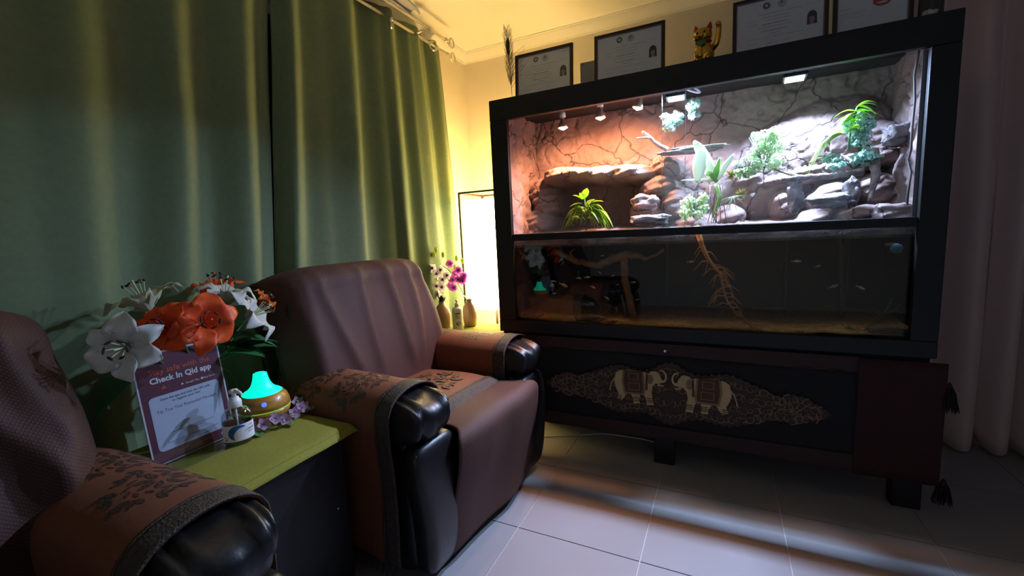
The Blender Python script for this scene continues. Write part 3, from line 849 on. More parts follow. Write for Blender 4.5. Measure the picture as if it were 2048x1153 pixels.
p = at(436, 592, x=-1.50); lily('orange lily peeking out from behind the upper white lily', p, (.1, -.1, 1.0), 0, .10, .028, m_lo, m_fo, .9, .3, curl=.6)
p = at(520, 608, x=-1.44); lily('small amber-orange lily nearest the recliner backrest', p, (.55, .6, .6), 0, .062, .022, m_lo2, m_fo, .8, .7, curl=.5)
lvs = [(476, 700, -1.38, (.3, .8, .2), .12, .045), (450, 690, -1.40, (.5, .5, -.15), .11, .042), (470, 690, -1.38, (.3, .9, .1), .13, .045), (468, 668, -1.37, (.5, .7, -.25), .12, .045), (455, 705, -1.36, (.5, .55, -.05), .10, .04), (490, 700, -1.40, (.3, .8, .1), .10, .04),
       (330, 700, -1.42, (.1, -.5, .3), .10, .035), (360, 690, -1.42, (.2, .3, .5), .10, .035), (430, 690, -1.42, (.2, .5, .2), .12, .04), (270, 730, -1.42, (.3, -.7, -.4), .14, .04), (300, 700, -1.42, (.3, -.6, .1), .12, .035)]
fs = thing('leafy_stem', 'dark green leafy lily stems filling the vase below the blooms', 'foliage', (0, 0, 0), group='lily foliage')
for (u, v, x, d, L, W) in lvs:
    p = at(u, v, x=x); leaf_mesh(p, d, L, W, .25, n=10).build('leaf', m_leaf, fs)
    MB().tube([(VX + (p.x - VX) * .1, VY + (p.y - VY) * .1, TZ + .16), (VX + (p.x - VX) * .5, VY + (p.y - VY) * .5, (TZ + .16 + p.z) / 2 + .02), p], .0028, 6).build('stalk', m_stem, fs)
lf = at(446, 738, x=-1.36); tipp = at(484, 794, x=-1.29)
MB().grid(4, 14, lambda u, v: lf + (tipp - lf) * v + Vector((0, 0, 1)) * (.025 * math.sin(PI * v)) + Vector((.5, -.4, .5)) * (.010 * (2 * u - 1) * math.sin(PI * (.1 + .9 * v)))).build('leaf', m_stem, fs)

# ------------------------------------------------------------------ orchids, vases and lotion on the rear table
m_cer = mat('pinkish beige ceramic', (176, 140, 120), .25, var=(166, 130, 110), vscale=6, coat=.3)
RZ = .548
def vase(label, c, h=.17, r=.05):
    t = thing('ceramic_vase', label, 'vase', c, group='pinkish orchid vases')
    MB().lathe([(r * .7, 0), (r * .85, .004), (r, .05), (r, .09), (r * .85, .125), (r * .45, .15), (r * .36, .158), (r * .4, .17), (r * .3, .168), (r * .28, .15)], 28, (0, 0, 0)).build('vase_body', m_cer, t)
    return t


v1 = at(887, 657, z=RZ); v2 = at(941, 652, z=RZ)
vase('pinkish beige vase with white orchids, nearest the recliner backrest', v1); vase('pinkish beige vase with purple orchids, behind the lotion bottle', v2, r=.046)
m_ow = mat('white orchid petal', (232, 226, 236), .5, transl=.55); m_om = mat('magenta orchid petal', (190, 110, 190), .5, transl=.55); m_lip = mat('violet orchid lip', (128, 72, 160), .5)
m_og = mat('green bud', (170, 186, 84), .5, transl=.6); m_dl = mat('dark stiff leaf', (34, 44, 26), .5)


def orchid(label, base, px, mp_, buds, dep, leaves):
    t = thing('orchid_spray', label, 'orchid', base, group='orchid sprays')
    base = Vector(base); pts = [Vector((0, 0, .10))]
    P = [at(u, v, y=dep) - base for u, v in px]
    top = max(P, key=lambda q: q.z)
    MB().tube([(0, 0, .12), (top.x * .25, top.y * .2, .12 + (top.z - .12) * .4), (top.x * .6, top.y * .6, .12 + (top.z - .12) * .8), top], .0025, 6).build('stem', m_stem, t)
    for i, q in enumerate(P):
        q = q + Vector((0, .02 * math.sin(i * 2.4), 0))
        n_ = Vector((.6 + .4 * math.sin(i * 3.1), -.9, .15 * math.cos(i * 1.7)))
        b = petal_ring(MB(), q, n_, 5, .031, .0165, .25, i * .7).build('blossom', mp_, t)
        petal_ring(MB(), q + n_.normalized() * .004, n_, 3, .011, .006, .8, i).build('lip', m_lip, b)
        MB().tube([q, q * .8 + Vector((top.x * .12, top.y * .1, top.z * .2))], .0012, 5).build('flower_stalk', m_stem, t)
    for i, (u, v) in enumerate(buds):
        q = at(u, v, y=dep) - base
        MB().superell(q, (.010, .010, .018), 1, 1, 10, 8).build('bud', m_og, t)
        MB().tube([q, q * .85 + Vector((top.x * .1, 0, top.z * .1))], .0012, 5).build('bud_stalk', m_og, t)
    for d, L in leaves: leaf_mesh((0, 0, .150), d, L, .016, .1, n=8).build('leaf', m_dl, t)
    return t


orchid('white orchid spray with violet hearts, beside the recliner backrest', v1, ((847, 524), (852, 545), (853, 560), (865, 556), (874, 548), (862, 580), (866, 596), (876, 572), (884, 560), (879, 540), (868, 536), (890, 552), (886, 574), (858, 568), (872, 590), (856, 534)), m_ow,
       ((838, 503), (850, 506), (860, 503), (868, 510), (872, 500), (886, 510)), v1.y, (((.2, -.3, 1), .075), ((.5, -.1, .8), .07), ((-.4, -.1, .9), .07)))
orchid('purple orchid spray against the bright lamp', v2, ((875, 524), (897, 528), (920, 540), (908, 548), (905, 560), (918, 558), (898, 572), (910, 575), (924, 562), (926, 552)), m_om,
       ((913, 517), (925, 522), (910, 535)), v2.y - .02, (((.9, -.1, .55), .10), ((-.5, -.1, .8), .07), ((.3, .2, .9), .06)))
lo = at(917, 661, z=RZ)
lt = thing('lotion_bottle', 'white pump lotion bottle between the two pinkish vases', 'bottle', lo, math.radians(-55))
b = MB(); b.lathe([(.029, 0), (.032, .004), (.032, .125), (.030, .134), (.02, .142), (.013, .145)], 26); b.build('bottle_body', M['whiteplastic'], lt)
pc = MB().lathe([(.014, .145), (.0145, .147), (.0145, .162), (.011, .166), (.005, .168), (.005, .178), (.009, .179), (.0095, .186), (.006, .188)], 18).build('pump_cap', M['whiteplastic'], lt)
MB().tube([(0, 0, .184), (.022, 0, .186), (.034, 0, .182)], [.005, .0045, .0035], 8).build('nozzle', M['whiteplastic'], pc)
m_pr = mat('lotion print dark', (80, 70, 90), .5); m_pb = mat('lotion print blue', (96, 110, 170), .5); m_pk = mat('lotion print pink', (214, 130, 120), .5)
def ll(a, z, off=.0005): return Vector(((.032 + off) * math.cos(a), (.032 + off) * math.sin(a), z))
MB().poly([ll(.05 + .42 * math.cos(i * PI / 10), .046 + .0135 * math.sin(i * PI / 10)) for i in range(20)]).build('round_mark', m_pb, lt)
MB().poly([ll(.05 + .2 * math.cos(i * PI / 6), .049 + .006 * math.sin(i * PI / 6), .001) for i in range(12)]).build('round_mark_heart', m_pk, lt)
for z, a0, a1, hh in ((.104, -.5, .45, .006), (.090, -.5, .1, .003), (.083, -.5, .5, .002), (.077, -.5, .3, .002), (.022, -.5, -.1, .002)):
    MB().grid(8, 1, lambda u, v, a0=a0, a1=a1, z=z, hh=hh: ll(a0 + (a1 - a0) * u, z + hh * v)).build('print_line', m_pr, lt)


def rebase(root, loc):
    """move a thing's origin to its base without moving its geometry"""
    loc = Vector(loc); root.location = loc; T = Matrix.Translation(-loc); done = set()
    def rec(o):
        for c in o.children:
            if c.type == 'MESH':
                if c.data.name not in done: c.data.transform(T); done.add(c.data.name)
            elif c.type == 'LIGHT': c.location = c.location - loc
            rec(c)
    rec(root)


rebase(fs, (VX, VY, TZ + .16))

# ------------------------------------------------------------------ vivarium cabinet
X0, X1, Y0, Y1, Z0, Z1 = -1.058, .70, 2.0, 2.62, .60, 1.774
OX0, OX1, OZ0, OZ1 = -.963, .622, .663, 1.672
IX0, IX1 = -1.036, .678
vv = thing('vivarium_cabinet', 'big black cabinet with planted rock vivarium above a dark fish tank', 'vivarium')
CB = M['cabinet']
box('top_rail', (X0, Y0, OZ1), (X1, Y0 + .03, Z1), CB, vv)
box('bottom_rail', (X0, Y0, Z0), (X1, Y0 + .03, OZ0), CB, vv)
box('side_rail', (X0, Y0 + .001, OZ0), (OX0, Y0 + .03, OZ1), CB, vv); box('side_rail', (OX1, Y0 + .001, OZ0), (X1, Y0 + .03, OZ1), CB, vv)
box('middle_rail', (OX0, Y0 + .006, 1.074), (OX1, Y0 + .03, 1.108), CB, vv, .002)
box('top_panel', (X0, Y0 + .03, 1.752), (X1, Y1, Z1), CB, vv); box('bottom_panel', (X0, Y0 + .03, Z0), (X1, Y1, .625), CB, vv)
box('side_panel', (X0, Y0 + .03, .625), (X0 + .02, Y1, 1.752), CB, vv); box('side_panel', (X1 - .02, Y0 + .03, .625), (X1, Y1, 1.752), CB, vv)
box('back_panel', (X0 + .02, Y1 - .02, .625), (X1 - .02, Y1, 1.752), CB, vv)
m_alu = mat('pane edge strip', (120, 126, 130), .35, .5)
box('glass_pane', (OX0, 2.040, 1.108), (-.145, 2.044, OZ1 + .01), M['glass'], vv, 0)
box('glass_pane', (-.238, 2.032, 1.108), (OX1, 2.036, OZ1 + .01), M['dirtyglass'], vv, 0)
for x, y in ((-.238, 2.0318), (-.145, 2.0398)): box('pane_edge', (x - .0008, y, 1.108), (x + .0008, y + .0045, OZ1), m_alu, vv, 0)
box('pane_edge', (OX1 - .012, 2.0305, 1.108), (OX1 + .002, 2.0318, OZ1), m_alu, vv, 0)
box('tank_glass', (OX0 - .02, 2.032, .63), (OX1 + .02, 2.038, 1.072), M['tankglass'], vv, 0)
MB().box((IX0 + .004, 2.042, .640), (IX1 - .004, 2.545, 1.046)).build('water', M['water'], vv, smooth=False)
m_tb = mat('tank dark back', (24, 22, 18), .5); m_grv = mat('golden gravel', (222, 178, 86), .9, var=(160, 122, 58), vscale=90, bump=.8, bscale=160)
box('tank_back', (IX0, 2.55, .625), (IX1, 2.57, 1.07), m_tb, vv, 0)
for u in (1335, 1570, 1690):
    p = at(u, 560, y=2.5); box('reflection_strip', (p.x - .003, 2.46, .65), (p.x + .003, 2.55, 1.05), mat('reflected frame grey', (86, 84, 78), .3), vv, 0)  # strips imitate the reflection of door frames in the tank glass
gb = MB().grid(90, 20, lambda u, v: (IX0 + .005 + (IX1 - IX0 - .01) * u, 2.044 + .5 * v, .652 + .02 * v + .014 * nz(u * 14, v * 4, 2) + .02 * sstep(.7, 1, u) + .02 * sstep(.25, 0, u)))
go = gb.build('gravel_bed', m_grv, vv); go['kind'] = 'stuff'


def fr(x, z, s, o=5):
    v = 0; a = 1; t = 0
    for i in range(o):
        v += a * nz(x * s, z * s, i * 3.1); t += a; a *= .52; s *= 2.1
    return v / t


LUMPS = [(-.62, 1.405, .27, .048, .33, -.10), (-.44, 1.392, .15, .055, .31, -.05), (-.80, 1.415, .13, .055, .30, .05),           # ledge over the cave
         (-.93, 1.30, .10, .13, .25, .1), (-.96, 1.16, .10, .10, .30, 0), (-.55, 1.095, .30, .035, .34, 0),
         (-.31, 1.31, .10, .075, .28, .4), (-.26, 1.41, .09, .06, .23, -.3), (-.35, 1.19, .10, .07, .31, 0), (-.22, 1.22, .09, .10, .27, .2),
         (.30, 1.31, .17, .05, .22, .15), (.50, 1.345, .15, .05, .23, .10), (.60, 1.22, .12, .08, .29, -.3), (.43, 1.21, .12, .06, .28, .2), (.27, 1.19, .07, .09, .26, -.5),
         (.12, 1.325, .10, .04, .18, .3), (.55, 1.115, .16, .06, .36, 0), (.03, 1.14, .08, .07, .24, .4), (-.12, 1.12, .13, .05, .32, 0), (.62, 1.46, .08, .07, .16, .2), (.61, 1.37, .10, .045, .20, -.2), (.36, 1.12, .10, .05, .33, .2)]


def prot(X, Z):
    p = .03 + .03 * sstep(1.3, 1.7, Z) + .02 * fr(X, Z, 3)
    if Z < 1.40 and -.9 < X < -.3: p = .02 * fr(X, Z, 6)
    a = X - .30; b = Z - 1.37; c, s = math.cos(.55), math.sin(.55); q = a * c + b * s; r = -a * s + b * c
    e = (q / .42) ** 2 + (r / .235) ** 2          # big slanting boulder
    if e < 1: p = max(p, .04 + .14 * (1 - e) ** .75 + .014 * fr(X + .6 * Z, Z - .6 * X, 7))
    wx = X + .03 * fr(X, Z, 7, 3); wz = Z + .022 * fr(Z + 3, X, 8, 3)
    for (lx, lz, rx, rz_, d, an) in LUMPS:
        a = wx - lx; b = wz - lz; c, s = math.cos(an), math.sin(an); e = ((a * c + b * s) / rx) ** 2 + ((-a * s + b * c) / rz_) ** 2
        if e < 1: p = max(p, d * (1 - e) ** .30 + .03 * fr(X, Z + lx, 9) + .008 * math.sin((Z - .3 * X) * 150 + 6 * fr(X, Z, 5)))
    g = 1.112 + .02 * fr(X, 9, 5)
    p = max(p, .38 * sstep(g + .03, g - .02, Z))
    p += .011 * fr(X, Z, 24, 4)
    rd = abs(fr(X * 1.3 + 7, Z, 4.5, 3))
    return p - .010 * sstep(.03, 0, rd)


bd = MB()
bd.grid(250, 104, lambda u, v: (IX0 + .002 + (IX1 - IX0 - .004) * u, 2.53 - prot(IX0 + (IX1 - IX0) * u, 1.075 + .675 * v), 1.075 + .675 * v))
bd.build('rock_backdrop', M['rock'], vv)


def side(sgn):
    x0 = IX0 + .006 if sgn < 0 else IX1 - .006
    def f(u, v):
        y = 2.05 + .5 * u; z = 1.075 + .675 * v
        d = .022 + .026 * fr(y * 1.2 + 4 * sgn, z, 5) + .012 * fr(y, z, 17, 3) + (.03 + .02 * fr(y, z, 9)) * sstep(1.45 - .15 * u, 1.36 - .15 * u, z) * sstep(.0, .25, u)
        d += .02 * sstep(.02, 0, abs(fr(y, z + sgn, 4.2, 3)) - .01) * -1
        return (x0 - sgn * max(.004, d), y, z)
    MB().grid(56, 76, f).build('rock_side', M['rock'], vv)


side(-1); side(1)
box('land_shelf', (IX0, 2.10, 1.056), (IX1, 2.55, 1.085), M['rock2'], vv, 0)
def edge(u, v):
    x = IX0 + .01 + (IX1 - IX0 - .02) * u
    return (x, 2.10 - .010 * math.sin(PI * v) - .012 * fr(x, v, 11), 1.035 + .075 * v)
MB().grid(160, 8, edge).build('shelf_edge', M['rock2'], vv)
def tside(u, v):
    z = .64 + .43 * v; y = 2.045 + .45 * u
    return (IX0 + .03 + .03 * fr(y, z, 6) + .04 * (1 - v) * u, y, z)
MB().grid(30, 40, tside).build('tank_side_rock', M['rock'], vv)
rebase(vv, (-.18, 2.31, Z0))


# lamps inside the vivarium
m_hot = mat('hot bulb face', (255, 230, 200), .4, emit=22, ecol=(255, 214, 170)); m_chr = mat('bulb reflector', (214, 170, 150), .25, .7); m_cord = mat('dark cord', (30, 26, 24), .6)
for i, (u, v, lab_) in enumerate(((1126, 256, 'lowest hanging heat bulb at the warm end of the vivarium'), (1201, 236, 'middle of the three hanging heat bulbs in the vivarium'), (1275, 216, 'tilted heat bulb nearest the glass seam of the vivarium'))):
    p = at(u, v, y=2.20); t = thing('heat_lamp', lab_, 'lamp', p, group='hanging heat bulbs'); ax = Vector((0, 0, -1)) if i < 2 else Vector((-.28, 0, -1)); ax.normalize()
    MB().lathe([(.0, .0), (.014, .006), (.024, .012)], 20, ax * .012, -ax).build('bulb_face', m_hot, t)
    MB().lathe([(.024, 0), (.0255, .006), (.021, .020), (.0135, .032), (.0125, .052)], 20, (0, 0, 0), -ax).build('bulb_reflector', m_chr, t)
    MB().lathe([(.0135, .050), (.015, .053), (.015, .072), (.010, .078)], 16, (0, 0, 0), -ax).build('socket', M['whiteplastic'], t)
    e = -ax * .078; MB().tube([e, e * .5 + Vector((0, 0, max(.05, 1.752 - p.z) * .7)), (e.x * 1.2, 0, 1.752 - p.z)], .0025, 6).build('cord', m_cord, t)
    rot = (0, math.radians(16) if i == 2 else 0, 0)
    point_light('heat_lamp_light', ax * .016, HEAT_W, (255, 172, 124), t, .02, 'SPOT', (math.radians(18), rot[1], 0), spot=math.radians(165), blend=.8)
m_led = mat('led face', (230, 240, 255), .4, emit=40, ecol=(215, 232, 255))
for i, (u, v, lab_) in enumerate(((1352, 182, 'white led light under the vivarium roof by the glass seam'), (1590, 134, 'white led light under the vivarium roof above the boulder'))):
    p = at(u, v, y=2.25); p.z = 1.700; t = thing('led_lamp', lab_, 'lamp', p, group='led lights in the vivarium roof')
    R_ = Euler((math.radians(-LED_TILT * .5), 0, 0)).to_matrix().to_4x4()
    hb = MB().box((-.045, -.028, .004), (.045, .028, .020)); hb.v = [tuple(R_ @ Vector(q)) for q in hb.v]; hb.build('housing', M['cabinet'], t, smooth=False, bevel=.003)
    fb_ = MB().box((-.034, -.020, .0), (.034, .020, .004)); fb_.v = [tuple(R_ @ Vector(q)) for q in fb_.v]; fb_.build('light_face', m_led, t, smooth=False)
    MB().tube([(0, .01, .015), (0, .012, 1.752 - p.z)], .006, 8).build('bracket', M['cabinet'], t)
    point_light('led_light', R_ @ Vector((0, 0, -.003)), LED_W, (184, 208, 255), t, typ='AREA', rot=(math.radians(-LED_TILT), 0, 0), size=(.068, .035))
hp = at(1383, 176, y=2.16)
tag(MB().tube([hp + Vector((-.02 + .055 * math.sin(i / 16 * PI * 1.2), 0, .02 - .045 * math.sin(i / 16 * PI))) for i in range(17)], .004, 8).build('misting_hose', M['whiteplastic']), 'white curved hose under the vivarium roof beside the led', 'hose')
# dark cable on the far side wall
pts = []
for i, (u, v) in enumerate(((1838, 98), (1836, 112), (1829, 150), (1830, 200), (1824, 260), (1822, 300), (1816, 320), (1822, 345), (1816, 385), (1812, 430))):
    pts.append(at(u, v, x=.612))
tag(MB().tube(pts, .004, 8).build('sensor_cable', mat('grey cable', (70, 62, 60), .6)), 'thin dark cable running down the rock at the vivarium end', 'cable')

# ------------------------------------------------------------------ plants, wood and stones in the vivarium
m_yg = mat('yellow green leaf', (150, 190, 50), .45, var=(116, 160, 40), vscale=20, transl=.3)
m_lime = mat('lime leaf', (140, 210, 40), .45, transl=.3)
m_pale = mat('pale mint leaf', (214, 230, 190), .55, var=(160, 200, 120), vscale=14, transl=.25)
m_mint = mat('bluish mint leaf', (176, 210, 194), .55, var=(120, 176, 154), vscale=14, transl=.25)
m_wht = mat('whitish teal leaf', (220, 236, 230), .55, var=(110, 170, 150), vscale=16, transl=.25)
m_str = mat('pale strap leaf', (214, 224, 190), .5, transl=.2); m_gst = mat('green strap leaf', (120, 176, 60), .45, transl=.3)


def bush(name, label, c, r, n, ls, m, seed, trail=0.0):
    rnd = random.Random(seed); t = thing(name, label, 'plant', c, group='small-leaved vivarium plants'); b = MB(); st_ = MB()
    for k in range(12):
        a = rnd.uniform(0, 2 * PI); q = Vector((math.cos(a) * r[0] * .7, math.sin(a) * r[1] * .7, rnd.uniform(-.1, .9) * r[2]))
        st_.tube([(0, 0, -r[2]), q * .5 + Vector((0, 0, -r[2] * .3)), q], [.0018, .0014, .001], 5)
    clumps = [Vector((rnd.uniform(-1, 1) * r[0] * .75, rnd.uniform(-1, 1) * r[1] * .7, rnd.uniform(-1, 1) * r[2] * .8)) for _ in range(16)]
    for k in range(n):
        cl = clumps[k % 16]; d = Vector((rnd.gauss(0, 1), rnd.gauss(0, 1), rnd.gauss(0, 1))).normalized()
        p = cl + Vector((d.x * r[0], d.y * r[1], d.z * r[2])) * .33 * rnd.random() ** .4
        nn = (d + Vector((rnd.gauss(0, .4), -.5 + rnd.gauss(0, .4), .5))).normalized(); tt = nn.orthogonal().normalized(); ss = nn.cross(tt)
        a = rnd.uniform(0, 6.28); x = tt * math.cos(a) + ss * math.sin(a); y = nn.cross(x); s = ls * rnd.uniform(.6, 1.2)
        b.add([p - x * s, p - x * s * .3 + y * s * .62 + nn * s * .15, p + x * s * .5 + y * s * .5 + nn * s * .1, p + x * s, p + x * s * .5 - y * s * .5 + nn * s * .1, p - x * s * .3 - y * s * .62 + nn * s * .15], [(0, 5, 4, 3, 2, 1)])
    o = b.build('foliage', m, t); o['kind'] = 'stuff'
    st_.build('stems', m_stem, t)
    return t


def Y(u, v, y): return at(u, v, y=y)


bush('vivarium_plant', 'whitish teal small-leaved plant hanging high beside the glass seam', Y(1345, 240, 2.27), (.060, .04, .048), 520, .009, m_wht, 1)
bush('vivarium_plant', 'whitish teal sprig rising under the white led light', Y(1385, 218, 2.27), (.035, .03, .05), 260, .008, m_wht, 2)
bush('vivarium_plant', 'bushy pale green plant in the middle of the boulder', Y(1528, 300, 2.20), (.085, .05, .09), 1100, .0075, m_pale, 3)
bush('vivarium_plant', 'bushy pale green plant creeping down over the dark cave', Y(1492, 335, 2.18), (.06, .04, .045), 520, .0075, m_pale, 4)
bush('vivarium_plant', 'pale round-leaved plant low in front of the roots', Y(1388, 408, 2.13), (.058, .04, .065), 420, .0095, m_pale, 5)
bush('vivarium_plant', 'bluish mint plant clustered against the spiky lime plant', Y(1722, 268, 2.24), (.07, .045, .075), 700, .0085, m_mint, 6)
bush('vivarium_plant', 'bluish mint plant trailing along the slab below the lime plant', Y(1708, 322, 2.20), (.10, .04, .032), 520, .0085, m_mint, 7)
bush('vivarium_plant', 'small bluish tuft at the edge of the lit slab', Y(1660, 318, 2.22), (.035, .03, .02), 160, .0075, m_mint, 8)
# fern-like plant in front of the cave
t = thing('fern_plant', 'yellow-green drooping plant in front of the dark cave', 'plant', Y(1172, 448, 2.12), group='leafy vivarium plants')
rnd = random.Random(3)
for k in range(48):
    ax_ = rnd.uniform(-1, 1)
    leaf_mesh((ax_ * .04, rnd.uniform(-.01, .02), rnd.uniform(.02, .085)), (ax_ * 1.1, rnd.uniform(-.45, .05), rnd.uniform(.25, .9)), rnd.uniform(.085, .13), .0125, 1.35, side=(.4, -.9, .1), n=9, fold=.35).build('leaf', m_yg, t)
for k in range(6):
    a = rnd.uniform(PI * 1.02, PI * 1.98) if k < 26 else rnd.uniform(0, 2 * PI)
    up = rnd.uniform(.3, 1.0); L = rnd.uniform(.09, .135)
    leaf_mesh((rnd.uniform(-.03, .05), rnd.uniform(-.01, .02), .05), (math.cos(a) * 1.0, math.sin(a) * .45, up), L, .019, 1.25, n=10, fold=.4).build('leaf', m_yg, t)
for dx, dz, d, L in ((-.02, .12, (-.5, -.2, .5), .06), (0, .13, (.2, -.2, .9), .065), (.03, .10, (.9, -.2, .3), .07), (-.02, .10, (-.9, -.2, .1), .06), (.01, .09, (.6, -.3, .6), .07), (-.01, .12, (-.2, -.4, .8), .055)):
    leaf_mesh((dx, 0, dz), d, L, .02, .3, n=8, fold=.3).build('leaf', m_lime if dz > .1 else m_yg, t)
MB().tube([(0, 0, -.04), (0, 0, .05), (-.005, 0, .13)], .003, 6).build('stem', m_stem, t)
# spiky lime plant
t = thing('spiky_plant', 'spiky lime-green plant high on the rock, brightest of the plants', 'plant', Y(1700, 262, 2.22), group='leafy vivarium plants')
rnd = random.Random(11)
for k in range(26):
    a = rnd.uniform(0, 2 * PI); bz = rnd.uniform(-.02, .09)
    leaf_mesh((.02 * bz * 10 - .0, 0, bz), (math.cos(a), math.sin(a) * .6 - .15, rnd.uniform(-.1, 1.1)), rnd.uniform(.06, .10), .010, .7, n=8, fold=.3).build('leaf', m_lime, t)
for k in range(7):
    leaf_mesh((-.02, 0, -.01), (-1.0, -.2 + .1 * k, .55 - .1 * k), .13, .009, 1.3, n=12, fold=.3).build('leaf', m_yg, t)
MB().tube([(0, 0, -.08), (.0, 0, 0), (.02, 0, .09)], .004, 6).build('stem', m_stem, t)
# strap-leaved orchid with roots
t = thing('strap_plant', 'strap-leaved plant with broad white-lit leaves and bare roots', 'plant', Y(1432, 372, 2.12), group='leafy vivarium plants')
def strap(pix, W, m, y0=2.12, fold=.15):
    P = [Y(u, v, yy) - t.location for u, v, yy in pix]
    def f(u, v):
        k = v * (len(P) - 1); i = min(int(k), len(P) - 2); q = P[i].lerp(P[i + 1], k - i); d = (P[i + 1] - P[i]).normalized()
        s = d.cross(Vector((0, -1, 0))).normalized(); w = W * math.sin(PI * (.08 + .9 * v) ** .8) ** .6 * (2 * u - 1)
        return q + s * w + Vector((0, fold * abs(w), 0))
    MB().grid(4, 12, f).build('leaf', m, t, solid=.0012)
strap(((1428, 362, 2.12), (1415, 330, 2.11), (1400, 300, 2.12), (1388, 282, 2.14)), .026, m_str)
strap(((1405, 300, 2.10), (1399, 330, 2.09), (1394, 366, 2.09)), .030, m_str)
strap(((1430, 362, 2.12), (1400, 360, 2.11), (1362, 361, 2.11)), .006, m_str)
strap(((1428, 362, 2.12), (1434, 338, 2.11), (1440, 315, 2.12)), .012, m_gst)
strap(((1432, 362, 2.12), (1448, 335, 2.13), (1468, 308, 2.14)), .013, m_str)
strap(((1434, 365, 2.12), (1420, 345, 2.10), (1412, 352, 2.09)), .010, m_gst)
strap(((1432, 368, 2.12), (1440, 395, 2.09), (1425, 435, 2.085)), .007, m_gst)
rnd = random.Random(5)
for k in range(9):
    u0 = 1430 + rnd.uniform(-10, 14); MB().tube([Y(u0, 370, 2.12) - t.location, Y(u0 + rnd.uniform(-8, 8), 400, 2.11) - t.location, Y(u0 + rnd.uniform(-12, 12), 446, 2.10) - t.location], [.003, .0022, .0014], 5).build('root', M['wood'], t)
m_cone = mat('golden brown cone', (176, 120, 40), .6, var=(110, 70, 24), vscale=60, transl=.2)
for lab_, u, v in (('golden tufted bromeliad beside the strap leaves', 1462, 352), ('golden tufted bromeliad above the pale air roots', 1482, 390)):
    t = thing('bromeliad', lab_, 'plant', Y(u, v, 2.12), group='golden bromeliads')
    for k in range(16):
        a = k * 2.4; e = .2 + .5 * (k / 16)
        leaf_mesh((0, 0, 0), (math.cos(a) * .9, -.5 + .3 * math.sin(a), math.sin(a) * .8 + .2), .035, .006, .1, n=5).build('leaf', m_cone if k % 3 else m_yg, t)
t = thing('air_roots', 'pale wiry air-plant tuft hanging below the golden bromeliads', 'plant', Y(1466, 398, 2.11), group='leafy vivarium plants')
for k in range(22):
    a = rnd.uniform(-.3, PI * 1.2) + PI; L = rnd.uniform(.03, .06)
    MB().tube([(0, 0, .01), (math.cos(a) * L * .5, -.01, math.sin(a) * L * .4), (math.cos(a) * L, rnd.uniform(-.02, .01), math.sin(a) * L * .9 - .015)], [.002, .0016, .0007], 4).build('tendril', m_str, t)


def wood(name, label, paths, m, n=9, knob=.25, seed=1, group=None, cat='driftwood'):
    """paths: list of [(point, radius)...]; first is the trunk, others are branch parts"""
    base = Vector(paths[0][0][0]); t = thing(name, label, cat, base, group=group)
    for i, pa in enumerate(paths):
        P = []; Rr = []
        for a, b in zip(pa, pa[1:]):
            for k in range(6):
                f = k / 6; P.append(Vector(a[0]).lerp(Vector(b[0]), f) - base); Rr.append(a[1] + (b[1] - a[1]) * f)
        P.append(Vector(pa[-1][0]) - base); Rr.append(pa[-1][1])
        P2 = [p + Vector((0, nz(j * .9, i, seed) * Rr[j] * .5, nz(j * .8, i + 5, seed) * Rr[j] * .6)) for j, p in enumerate(P)]
        R2 = [r_ * (1 + knob * nz(j * 1.3, i, seed + 3)) for j, r_ in enumerate(Rr)]
        MB().tube(P2, R2, n).build('trunk' if i == 0 else 'branch', m, t)
    return t


wood('driftwood_branch', 'pale forked branch tip poking out left of the glass seam', [[(Y(1335, 300, 2.24), .011), (Y(1312, 288, 2.22), .010), (Y(1296, 272, 2.20), .008), (Y(1284, 264, 2.19), .006)], [(Y(1300, 275, 2.20), .006), (Y(1288, 276, 2.18), .005), (Y(1273, 277, 2.17), .0035)]], mat('bleached wood', (196, 160, 140), .8, bump=.4), seed=2)
wood('driftwood_log', 'long grey weathered log lying across the slabs', [[(Y(1562, 360, 2.14), .009), (Y(1600, 356, 2.15), .012), (Y(1660, 352, 2.17), .014), (Y(1725, 343, 2.2), .016)], [(Y(1605, 356, 2.15), .008), (Y(1562, 343, 2.2), .005), (Y(1548, 338, 2.2), .004)], [(Y(1745, 300, 2.23), .02), (Y(1752, 350, 2.2), .016), (Y(1738, 405, 2.16), .006)]], mat('grey weathered wood', (150, 136, 128), .85, var=(96, 84, 78), vscale=40, bump=.6, bscale=80), seed=4)
def rock(label, c, r, m, seed, group='loose vivarium stones', e=.7):
    def f(p, n):
        k = 1 + .42 * nz(n[0] * 1.4, n[1] * 1.4, n[2] * 1.4 + seed) + .26 * abs(nz(n[0] * 3, n[1] * 3, n[2] * 3 + seed)) + .12 * nz(n[0] * 8, n[1] * 8, n[2] * 8 + seed)
        return Vector((n[0] * r[0] * k, n[1] * r[1] * k, n[2] * r[2] * k))
    o = MB().superell((0, 0, 0), r, e, e, 40, 24, f).build('rock', m); o.location = c; o['group'] = group
    return tag(o, label, 'rock', group)
rock('flat white-lit stone behind the strap leaves', Y(1385, 300, 2.28), (.13, .05, .013), M['rock2'], 1)
rock('jagged slate piece below the weathered log', Y(1665, 402, 2.12), (.075, .04, .028), M['rock2'], 2, e=1.0)
rock('upright slate shard at the end of the log', Y(1702, 385, 2.13), (.03, .03, .05), M['rock2'], 3, e=1.0)
rock('brown stone near the cable on the vivarium floor', Y(1790, 428, 2.12), (.07, .04, .035), M['rock'], 4)
rock('slanted slate under the log beside the cave', Y(1590, 395, 2.16), (.03, .03, .06), M['rock2'], 5, e=1.0)
rock('pale flat stone in front of the mound', Y(1300, 440, 2.10), (.085, .04, .022), M['rock2'], 6)
rock('crumbly brown stone beneath the mound', Y(1290, 405, 2.22), (.06, .05, .03), M['rock'], 7)
